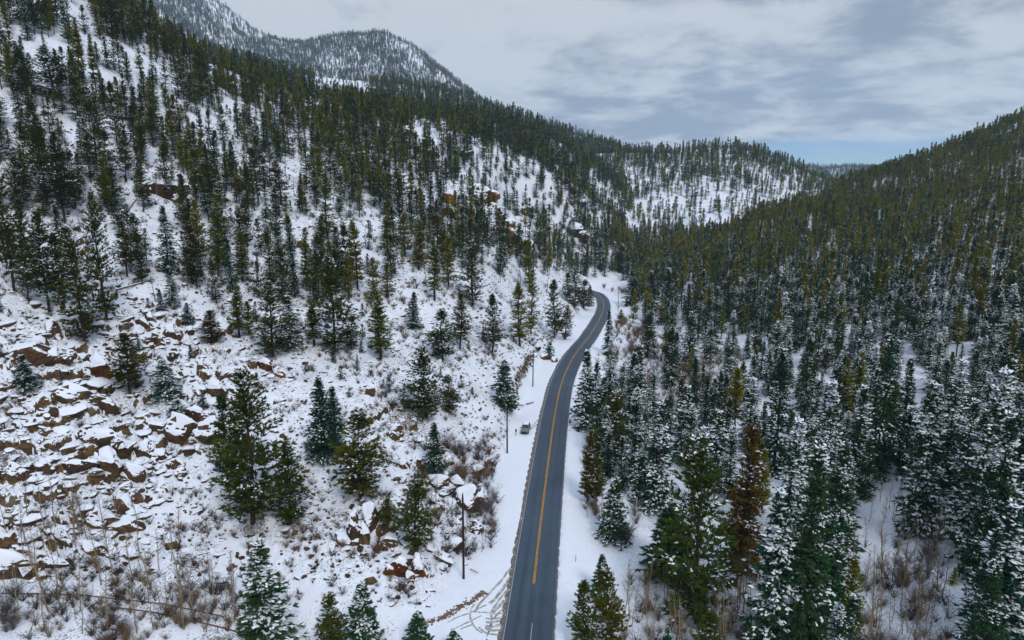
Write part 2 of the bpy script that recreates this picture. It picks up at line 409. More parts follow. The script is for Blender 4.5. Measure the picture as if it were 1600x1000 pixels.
# ------------------------------------------------------------------ road
def struct(o): o['kind'] = 'structure'; return o
def asphalt():
    m, t, b = mat('wet_asphalt')
    uv = N(t, 'ShaderNodeUVMap').outputs[0]; pos = N(t, 'ShaderNodeNewGeometry').outputs['Position']
    s = N(t, 'ShaderNodeSeparateXYZ'); L(t, uv, s.inputs[0]); u = s.outputs[0]      # metres from the centre line
    mp = N(t, 'ShaderNodeMapping'); mp.inputs['Scale'].default_value = (1.6, .012, 1); L(t, uv, mp.inputs[0])
    st = noise(t, mp.outputs[0], 1.0, 4, .6)
    gr = noise(t, pos, 5.0, 3, .7); bigp = noise(t, pos, .07, 3, .6)
    tr = M(t, 'COSINE', M(t, 'MULTIPLY', M(t, 'ADD', M(t, 'ABSOLUTE', u), -1.75), 2*PI/1.75))   # wheel paths
    wt = M(t, 'ADD', M(t, 'MULTIPLY', tr, -.06), M(t, 'ADD', M(t, 'MULTIPLY', st, .95), M(t, 'MULTIPLY', bigp, .75)))
    c = MIX(t, SM(t, wt, .55, 1.12), (.009, .028, .052), (.040, .070, .105))
    c = MIX(t, M(t, 'MULTIPLY', SM(t, gr, .48, .75), .42), c, (.12, .13, .145))
    ck = noise(t, pos, .55, 5, .75, 1.2)
    c = MIX(t, M(t, 'MULTIPLY', SM(t, M(t, 'ABSOLUTE', M(t, 'SUBTRACT', ck, .5)), .010, .0), .7), c, (.008, .010, .014))
    ed = M(t, 'MULTIPLY', SM(t, M(t, 'ADD', M(t, 'ABSOLUTE', u), M(t, 'MULTIPLY', gr, .5)), 3.35, 3.75), .7)
    c = MIX(t, ed, c, (.16, .15, .14))
    L(t, c, b.inputs['Base Color'])
    L(t, M(t, 'ADD', .42, M(t, 'MULTIPLY', st, .3)), b.inputs['Roughness']); b.inputs['Specular IOR Level'].default_value = .5
    return m
def ribbon(name, P, hw0, hw1, m, zoff, parent=None, cut=None, noise_e=0, seed=0, zfun=None, ncol=2):
    """a strip along plan points P from hw0 to hw1 (metres right of the line), draped on zfun"""
    P = np.asarray(P); T = np.gradient(P, axis=0); T /= np.hypot(T[:, 0], T[:, 1])[:, None]; R = np.c_[T[:, 1], -T[:, 0]]
    d = np.r_[0, np.cumsum(np.hypot(*np.diff(P, axis=0).T))]
    hw0 = np.broadcast_to(np.asarray(hw0, float), (len(P),)); hw1 = np.broadcast_to(np.asarray(hw1, float), (len(P),))
    V = []; U = []
    for j in range(ncol):
        f = j/(ncol-1); w_ = hw0*(1-f)+hw1*f
        if noise_e and j in (0, ncol-1): w_ = w_+noise_e*fbm(d/1.6, d*0+seed+j*5, 3, seed)
        X = P+R*w_[:, None]; z = zfun(X[:, 0], X[:, 1]) if zfun else zroad(P[:, 1])
        V.append(np.c_[X, z+zoff]); U.append(np.c_[w_, d])
    V = np.stack(V, 1); U = np.stack(U, 1); n = len(P)
    id_ = np.arange(n*ncol).reshape(n, ncol)
    Fq = np.stack([id_[:-1, :-1], id_[:-1, 1:], id_[1:, 1:], id_[1:, :-1]], -1).reshape(-1, 4)
    o = mesh_obj(name, V.reshape(-1, 3), Fq, m, parent)
    uvl = o.data.uv_layers.new(name='UVMap'); uvl.data.foreach_set('uv', U.reshape(-1, 2)[Fq.ravel()].astype(np.float32).ravel())
    return o
# the lane widens a little as measured, keep it constant in the build
road = struct(ribbon('road', CLN, -HALF, HALF, asphalt(), 0, noise_e=.10, seed=3, ncol=9))
yel, t, b = mat('road_paint_yellow')
pos = N(t, 'ShaderNodeNewGeometry').outputs['Position']; wr = noise(t, pos, 2.2, 5, .7)
L(t, MIX(t, SM(t, wr, .44, .66), (.46, .225, .025), (.10, .085, .06)), b.inputs['Base Color']); b.inputs['Roughness'].default_value = .6
wht = plain('road_paint_white', (.30, .31, .32), .6, var=.35)
cum = np.r_[0, np.cumsum(np.hypot(*np.diff(CLN, axis=0).T))]
i0 = int(np.argmin(np.abs(CLN[:, 1]-91.5)))             # the double line ends here
for off in (-.13, .09):
    o = struct(ribbon('yellow_line', CLN[i0:], off-.065, off+.065+.04, yel, .006, road)); o['label'] = 'solid yellow stripe of the double centre line'
for a in (82.0, 69.0):
    ia = int(np.argmin(np.abs(CLN[:, 1]-a))); ib = int(np.argmin(np.abs(CLN[:, 1]-a+5.5)))
    o = struct(ribbon('line_dash', CLN[ib:ia+1], .35, .46, wht, .006, road)); o['label'] = 'short worn dash of the broken centre line'
o = struct(ribbon('edge_line', CLN, -HALF+.30, -HALF+.42, wht, .006, road))
# muddy gravel strip along the left edge, wide where cars pull off
mud, t, b = mat('muddy_gravel')
pos = N(t, 'ShaderNodeNewGeometry').outputs['Position']; wr = noise(t, pos, 1.6, 5, .7)
L(t, MIX(t, SM(t, wr, .48, .72), (.12, .098, .075), (.42, .41, .40)), b.inputs['Base Color']); b.inputs['Roughness'].default_value = .7
mudd, t, b = mat('wet_track_mud')
pos = N(t, 'ShaderNodeNewGeometry').outputs['Position']; wr = noise(t, pos, 1.1, 5, .75)
L(t, MIX(t, SM(t, wr, .42, .68), (.27, .245, .22), (.62, .63, .66)), b.inputs['Base Color']); b.inputs['Roughness'].default_value = .7
Yc = CLN[:, 1]
wv = .38+.16*np.sin(Yc*.21)+.45*np.exp(-((Yc-150)/14)**2)+1.6*(1-sstep(Yc, 80, 94))
wv *= 1-sstep(Yc, 215, 260)*.6
struct(ribbon('gravel_verge', CLN, -HALF-wv, -HALF+.05, mud, .012, noise_e=.13, seed=11, zfun=lambda X, Y: np.maximum(ground(X, Y), -9+0*X)*0+zroad(Y)+.02, ncol=4))
# tyre tracks swinging off the road into the lay-by (pixel paths measured on the photograph, laid on the snow)
def path(pts, step=.4):
    P = np.array([hit(a, b)[:2] for a, b in pts]); P = resample(P, .25)
    for _ in range(12): P[1:-1] = .25*P[:-2]+.5*P[1:-1]+.25*P[2:]
    return P[::2]
TR = [([(797,888),(783,908),(762,930),(747,946),(742,958)], .24), ([(797,903),(785,922),(772,938),(764,944)], .34), ([(793,922),(778,940),(766,958),(770,970)], .22),
      ([(789,938),(776,952),(766,960)], .34), ([(742,944),(735,952),(734,966),(742,982),(757,992)], .16), ([(788,958),(776,961),(758,956),(742,957)], .16),
      ([(786,965),(772,968),(758,966)], .2), ([(785,970),(768,974),(757,972)], .3), ([(783,976),(766,982),(756,976)], .34), ([(781,984),(768,988),(758,980)], .3), ([(780,992),(764,992),(752,985),(746,978)], .22),
      ([(760,945),(735,958),(715,964),(695,975)], .14), ([(752,962),(728,974),(700,986)], .14), ([(740,975),(715,985)], .14), ([(790,950),(771,967),(765,975)], .18),
      ([(842,655),(834,664),(827,668)], .2), ([(842,661),(835,667),(829,671)], .2), ([(838,690),(833,694),(829,692)], .2)]
for k, (pts, hw) in enumerate(TR):
    struct(ribbon('tyre_track', path(pts), -hw*.75, hw*.75, mudd, .03, noise_e=.12, seed=20+k, zfun=ground, ncol=3))
# ridge of grit and soil ploughed up at the back of the lay-by
soil = plain('ploughed_soil', (.17, .10, .065), .9, var=.5)
P = path([(757,925),(745,934),(730,943),(714,953),(700,962),(672,972),(655,976)])
bm = bmesh.new()
for k in range(420):
    p = P[rng.integers(len(P))]+rng.normal(0, .30, 2); s = rng.uniform(.04, .19)*(1 if p[0] > P[0][0]-9 else .6)
    r = bmesh.ops.create_icosphere(bm, subdivisions=1, radius=s, matrix=Matrix.Translation((p[0], p[1], float(ground(p[0], p[1]))+s*.3))@Matrix.Diagonal((1, 1, .6, 1)))
    for v_ in r['verts']: v_.co += Vector(rng.normal(0, s*.16, 3))
me = bpy.data.meshes.new('soil_ridge'); bm.to_mesh(me); bm.free(); me.materials.append(soil)
o = bpy.data.objects.new('soil_ridge', me); COL.objects.link(o); o['kind'] = 'stuff'
# ------------------------------------------------------------------ plants
def leafmat(name, c0, c1, huevar=.5):
    m, t, b = mat(name)
    oi = N(t, 'ShaderNodeObjectInfo'); tcn = N(t, 'ShaderNodeTexCoord').outputs['Object']
    n = noise(t, tcn, .55, 2, .5)
    c = MIX(t, oi.outputs['Random'], c0, c1)
    hs = N(t, 'ShaderNodeHueSaturation'); L(t, c, hs.inputs['Color'])
    L(t, M(t, 'ADD', .72, M(t, 'MULTIPLY', n, .62)), hs.inputs['Value'])
    L(t, M(t, 'ADD', .485, M(t, 'MULTIPLY', n, .03)), hs.inputs['Hue'])
    L(t, hs.outputs[0], b.inputs['Base Color'])
    tl = N(t, 'ShaderNodeBsdfTranslucent'); L(t, hs.outputs[0], tl.inputs[0]); mx = N(t, 'ShaderNodeMixShader'); mx.inputs[0].default_value = .2
    L(t, b.outputs[0], mx.inputs[1]); L(t, tl.outputs[0], mx.inputs[2]); L(t, mx.outputs[0], [q for q in t.nodes if q.type == 'OUTPUT_MATERIAL'][0].inputs[0])
    b.inputs['Roughness'].default_value = .9; b.inputs['Specular IOR Level'].default_value = .04
    return m
PINE = leafmat('pine_needles', (.088, .088, .008), (.040, .080, .015))
OLIV = leafmat('olive_needles', (.225, .195, .003), (.125, .165, .007))
SPRU = leafmat('spruce_needles', (.016, .072, .044), (.036, .088, .030))
RUST = leafmat('rusty_needles', (.120, .078, .016), (.12, .095, .018))
TRSN, t, b = mat('tree_snow'); b.inputs['Base Color'].default_value = (.80, .84, .89, 1); b.inputs['Roughness'].default_value = .8; b.inputs['Specular IOR Level'].default_value = .1
BARK = plain('pine_bark', (.040, .027, .019), .95, var=.5)
ASPB = plain('aspen_bark', (.27, .21, .125), .9, var=.4)
TWIG = plain('brown_twigs', (.20, .135, .07), .9, var=.4)
WILL = plain('willow_twigs', (.135, .060, .038), .9, var=.45)
DARKT = plain('dark_stems', (.055, .038, .027), .9, var=.4)
GREY = plain('grey_twigs', (.13, .11, .115), .9, var=.45)
def nrm(v): return v/np.maximum(np.linalg.norm(v, axis=-1, keepdims=True), 1e-9)
def tube(pts, rad, seg=6):
    pts = np.asarray(pts, float); V = []; n = len(pts)
    for i, p in enumerate(pts):
        t_ = nrm(pts[min(i+1, n-1)]-pts[max(i-1, 0)]); a = np.cross(t_, [0, 0, 1.0] if abs(t_[2]) < .9 else [1.0, 0, 0]); a = nrm(a); c = np.cross(t_, a)
        for k in range(seg):
            an = 2*PI*k/seg; V.append(p+rad[i]*(math.cos(an)*a+math.sin(an)*c))
    Fq = [(i*seg+k, i*seg+(k+1) % seg, (i+1)*seg+(k+1) % seg, (i+1)*seg+k) for i in range(n-1) for k in range(seg)]
    return np.array(V), np.array(Fq)
def join(parts):
    V = []; Fs = []; o = 0
    for v, f in parts: V.append(v); Fs.append(f+o); o += len(v)
    return np.concatenate(V), np.concatenate(Fs)
def conifer_mesh(seed, H, R, base, shape, n_br, n_tuft, L_t, W_t, blades, snow, kind):
    """one conifer, life size: trunk, needle sprays, snow pads; returns three (V, F)"""
    r = np.random.default_rng(seed)
    lean = r.normal(0, .012, 2)
    def axis(h): return np.array([lean[0]*h+.12*math.sin(h*.35+seed), lean[1]*h+.12*math.cos(h*.31+seed), h])
    hs = np.linspace(0, H*.985, 9); rb = H*.0135
    trunk = [tube([axis(h) for h in hs], [max(rb*(1-h/H)**.8, .02) for h in hs])]
    C = []; D = []; S = []; BH = []
    lop = r.uniform(0, 2*PI); lopa = r.uniform(0, .22)
    hh = np.sort(base*H+(H*.985-base*H)*r.random(n_br)**.92)
    az0 = 0
    gap = r.uniform(base+.05, .75, 3)
    for i, h in enumerate(hh):
        t_ = (h-base*H)/(H-base*H)
        if shape == 'spruce': rad = R*((1-t_)**.85+.035)
        elif shape == 'pine': rad = R*(min(1, .60+t_*1.9)*min(1, (1.03-t_)*1.45)**.8)
        else: rad = R*(min(1, .75+t_)*(1.02-t_)**.6)
        if shape != 'spruce' and min(abs(t_-gap)) < .02: continue
        az0 += 2.39996+r.normal(0, .4); az = az0
        ln = rad*r.uniform(.62, 1.12)*(1+lopa*math.cos(az-lop))
        if shape != 'spruce' and r.random() < .10: ln *= r.uniform(1.1, 1.3)
        if shape == 'spruce': el = -.42+.95*t_+r.normal(0, .10)
        else: el = -.10+.75*t_+r.normal(0, .16)
        p0 = axis(h); dh = np.array([math.cos(az), math.sin(az), 0])
        bh = r.random()
        nt_ = max(2, int(round(n_tuft*(.35+.65*ln/R))))
        sag = -.10 if shape == 'spruce' else .12
        for f in np.linspace(.22, 1, nt_)+r.normal(0, .05, nt_):
            f = min(max(f, .1), 1.02)
            p = p0+dh*(ln*f*math.cos(el))+np.array([0, 0, ln*f*math.sin(el)+sag*ln*f*f])
            side = np.array([-dh[1], dh[0], 0]); w_ = r.normal(0, .16)*ln*(.35+.5*f)
            C.append(p+side*w_+np.array([0, 0, r.normal(0, .05)])); dd = dh*math.cos(el)+np.array([0, 0, math.sin(el)+.15])+side*w_*.35
            D.append(dd); S.append(1.0-.35*t_); BH.append(bh)
    # leader
    for q in range(4): C.append(axis(H*(.93+.02*q))); D.append(np.array([r.normal(0, .25), r.normal(0, .25), 1.0])); S.append(.55); BH.append(.5)
    C = np.array(C); D = nrm(np.array(D)); S = np.array(S); n = len(C)
    Cb = np.repeat(C, blades, 0); Db = np.repeat(D, blades, 0); Sb_ = np.repeat(S, blades)
    Db = nrm(Db+r.normal(0, .55, Db.shape)*np.array([1, 1, .6]))
    sd_ = np.cross(Db, np.array([0, 0, 1.0])); sd_ = nrm(sd_+r.normal(0, .30, sd_.shape))
    Ln = (L_t*Sb_*r.uniform(.6, 1.2, len(Cb)))[:, None]; Wn = (W_t*Sb_*r.uniform(.6, 1.25, len(Cb)))[:, None]
    a = Cb-Db*Ln*.25; mid = Cb+Db*Ln*.3; e = Cb+Db*Ln*.85-np.array([0, 0, 1.0])*(.10*Ln if shape == 'spruce' else -.06*Ln)
    Vn = np.stack([a, mid+sd_*Wn, e, mid-sd_*Wn], 1).reshape(-1, 3)
    Fn = np.arange(len(Vn)).reshape(-1, 4)
    # snow pads lying on the sprays, thicker on the outer and lower boughs
    # snow is caught in patches: whole boughs carry it, others have shed it
    hold = .45*r.random(n)+.55*np.array(BH)+.26*np.sin(C[:, 2]*1.1+seed)+.20*np.cos(np.arctan2(C[:, 1], C[:, 0])*2+seed)
    keep = hold < snow*1.15
    Cs = np.repeat(C[keep], 2, 0); Cs = Cs+r.normal(0, .13 if L_t < 1 else .05, Cs.shape)*np.array([1, 1, .4]); Ds = nrm(np.repeat(D[keep], 2, 0)*np.array([1, 1, .7])+r.normal(0, .25, Cs.shape)*np.array([1, 1, .3])); ns = len(Cs)
    if L_t > 1: Cs = Cs[::2]; Ds = Ds[::2]; ns = len(Cs)
    side = nrm(np.cross(Ds, np.array([0, 0, 1.0])))
    upv = np.cross(side, Ds)
    PL = L_t if L_t > 1 else .92; PW = W_t*1.1 if L_t > 1 else .19
    la = (PL*r.uniform(.12 if L_t < 1 else .16, .46 if L_t < 1 else .58, ns)*(.5+.9*snow))[:, None]; wa = (PW*r.uniform(.35, 1.25, ns)*(.5+.9*snow))[:, None]; th = r.uniform(.05, .17, ns)[:, None]*(.7+.6*snow)
    Cs = Cs+Ds*(L_t*.22)+upv*.05+np.array([0, 0, .04])
    ring = []
    for k in range(5):
        an = 2*PI*k/5; jr = r.uniform(.45, 1.3, (ns, 1))
        ring.append(Cs+Ds*la*math.cos(an)*jr+side*wa*math.sin(an)*jr-np.array([0, 0, .03]))
    Vs = np.stack(ring+[Cs+upv*th], 1).reshape(-1, 3)
    o_ = (np.arange(ns)*6)[:, None, None]
    Fs = (o_+np.array([[k, (k+1) % 5, 5] for k in range(5)])[None]).reshape(-1, 3)
    # dead lower limbs
    for q in range(9 if shape != 'spruce' else 3):
        h = H*r.uniform(.08, max(base, .12)+.12); az = r.uniform(0, 2*PI); l = R*r.uniform(.35, .75); p = axis(h)
        trunk.append(tube([p, p+np.array([math.cos(az)*l*.5, math.sin(az)*l*.5, -.05*l]), p+np.array([math.cos(az)*l, math.sin(az)*l, -.22*l])], [.05, .035, .012], 3))
    return join(trunk), (Vn, Fn), (Vs, Fs)
def mk(name, V, Fc, m):
    me = bpy.data.meshes.new(name); V = np.asarray(V, np.float32); n, k = Fc.shape
    me.vertices.add(len(V)); me.vertices.foreach_set('co', V.ravel()); me.loops.add(n*k); me.loops.foreach_set('vertex_index', Fc.astype(np.int32).ravel())
    me.polygons.add(n); me.polygons.foreach_set('loop_start', np.arange(0, n*k, k, dtype=np.int32)); me.update(calc_edges=True)
    for mm in (m if isinstance(m, (list, tuple)) else [m]): me.materials.append(mm)
    return me
# kinds: (needle material, shape, crown radius, crown base, snow) -> near meshes in three parts, far meshes in one
HREF = 18.0
LIB = {}
SPEC = {'pine':   [(PINE, 'pine', 3.1, .10, .19), (PINE, 'pine', 2.7, .14, .16), (PINE, 'pine', 3.4, .07, .20), (PINE, 'pine', 2.6, .20, .23), (PINE, 'pine', 3.0, .11, .28)],
        'slim':   [(OLIV, 'slim', 2.2, .14, .18), (OLIV, 'slim', 1.9, .18, .26), (OLIV, 'slim', 2.4, .10, .20), (OLIV, 'slim', 2.1, .16, .14), (OLIV, 'slim', 2.0, .30, .15), (PINE, 'slim', 2.3, .08, .30), (OLIV, 'pine', 2.4, .24, .22)],
        'spruce': [(SPRU, 'spruce', 2.7, .03, .20), (SPRU, 'spruce', 2.4, .05, .28), (SPRU, 'spruce', 3.0, .02, .36), (SPRU, 'spruce', 2.1, .08, .24), (SPRU, 'slim', 2.5, .05, .28)],
        'snowy':  [(SPRU, 'spruce', 2.6, .03, .48), (SPRU, 'spruce', 2.9, .02, .58), (SPRU, 'spruce', 2.3, .04, .44), (SPRU, 'slim', 2.5, .04, .46)],
        'rusty':  [(RUST, 'slim', 2.2, .1, .22)]}
for kn, lst in SPEC.items():
    for i, (m, shp, R, base, sn) in enumerate(lst):
        sd0 = hash_seed = 100*len(LIB)+17*i+5
        nb = {'pine': 215, 'slim': 190, 'spruce': 230}[shp]
        tr_, nd, sw = conifer_mesh(sd0, HREF, R, base, shp, nb, 6, .80 if shp != 'spruce' else .74, .115, 9, sn, kn)
        LIB[kn, i, 'near'] = (mk('trunk', *tr_, BARK), mk('crown', *nd, m), mk('snow_load', *sw, TRSN))
        tr_, nd, sw = conifer_mesh(sd0+1, HREF, R*.95, base, shp, int(nb*.55), 3, 1.30, .25, 5, sn*.9, kn)
        Va = np.concatenate([tr_[0][:54], nd[0], sw[0]]); 
        Fq = [tr_[1][:48], nd[1]+54]; Ft = sw[1]+54+len(nd[0])
        mid = bpy.data.meshes.new('tree_'+kn)
        mid.from_pydata(Va.tolist(), [], np.concatenate(Fq).tolist()+Ft.tolist())
        for mm in (BARK, m, TRSN): mid.materials.append(mm)
        mid.polygons.foreach_set('material_index', np.r_[np.zeros(len(Fq[0])), np.ones(len(Fq[1])), np.full(len(Ft), 2)].astype(np.int32)); mid.update()
        LIB[kn, i, 'mid'] = mid
        tr_, nd, sw = conifer_mesh(sd0+2, HREF, R*.95, base, shp, int(nb*.30), 2, 2.1, .50, 3, sn*.8, kn)
        Va = np.concatenate([tr_[0][:54], nd[0], sw[0]]); Fq = [tr_[1][:48], nd[1]+54]; Ft = sw[1]+54+len(nd[0])
        far = bpy.data.meshes.new('tree_'+kn)
        far.from_pydata(Va.tolist(), [], np.concatenate(Fq).tolist()+Ft.tolist())
        for mm in (BARK, m, TRSN): far.materials.append(mm)
        far.polygons.foreach_set('material_index', np.r_[np.zeros(len(Fq[0])), np.ones(len(Fq[1])), np.full(len(Ft), 2)].astype(np.int32)); far.update()
        LIB[kn, i, 'far'] = far
NVAR = {k: len(v) for k, v in SPEC.items()}
RREF = {k: [x[2] for x in v] for k, v in SPEC.items()}

def thing(name, label, cat, loc, rot=(0, 0, 0), scl=(1, 1, 1), group=None):
    o = bpy.data.objects.new(name, None); COL.objects.link(o); o.empty_display_size = .5
    o.location = loc; o.rotation_euler = rot; o.scale = scl; o['label'] = label; o['category'] = cat
    if group: o['group'] = group
    return o
def part(name, me, parent, label=None):
    o = bpy.data.objects.new(name, me); COL.objects.link(o); o.parent = parent
    if label: o['label'] = label
    return o
KINDNAME = {'pine': 'pine_tree', 'slim': 'pine_tree', 'rusty': 'pine_tree', 'spruce': 'spruce_tree', 'snowy': 'spruce_tree'}
TREES = []          # every conifer: dict(x, y, z, h, sx, kind, var, rz, label)
def add_tree(X, Y, h, kind, var=None, wid=None, label=None, sink=.15, hand=False):
    z = float(ground(X, Y))-sink
    var = int(rng.integers(NVAR[kind])) if var is None else var
    sz = h/HREF
    sx = wid/2/RREF[kind][var] if wid else (sz**.75)*rng.uniform(.88, 1.14)
    TREES.append(dict(x=X, y=Y, z=z, h=h, sx=sx, sz=sz, kind=kind, var=var, rz=rng.uniform(0, 2*PI), label=label, hand=hand))
    return TREES[-1]
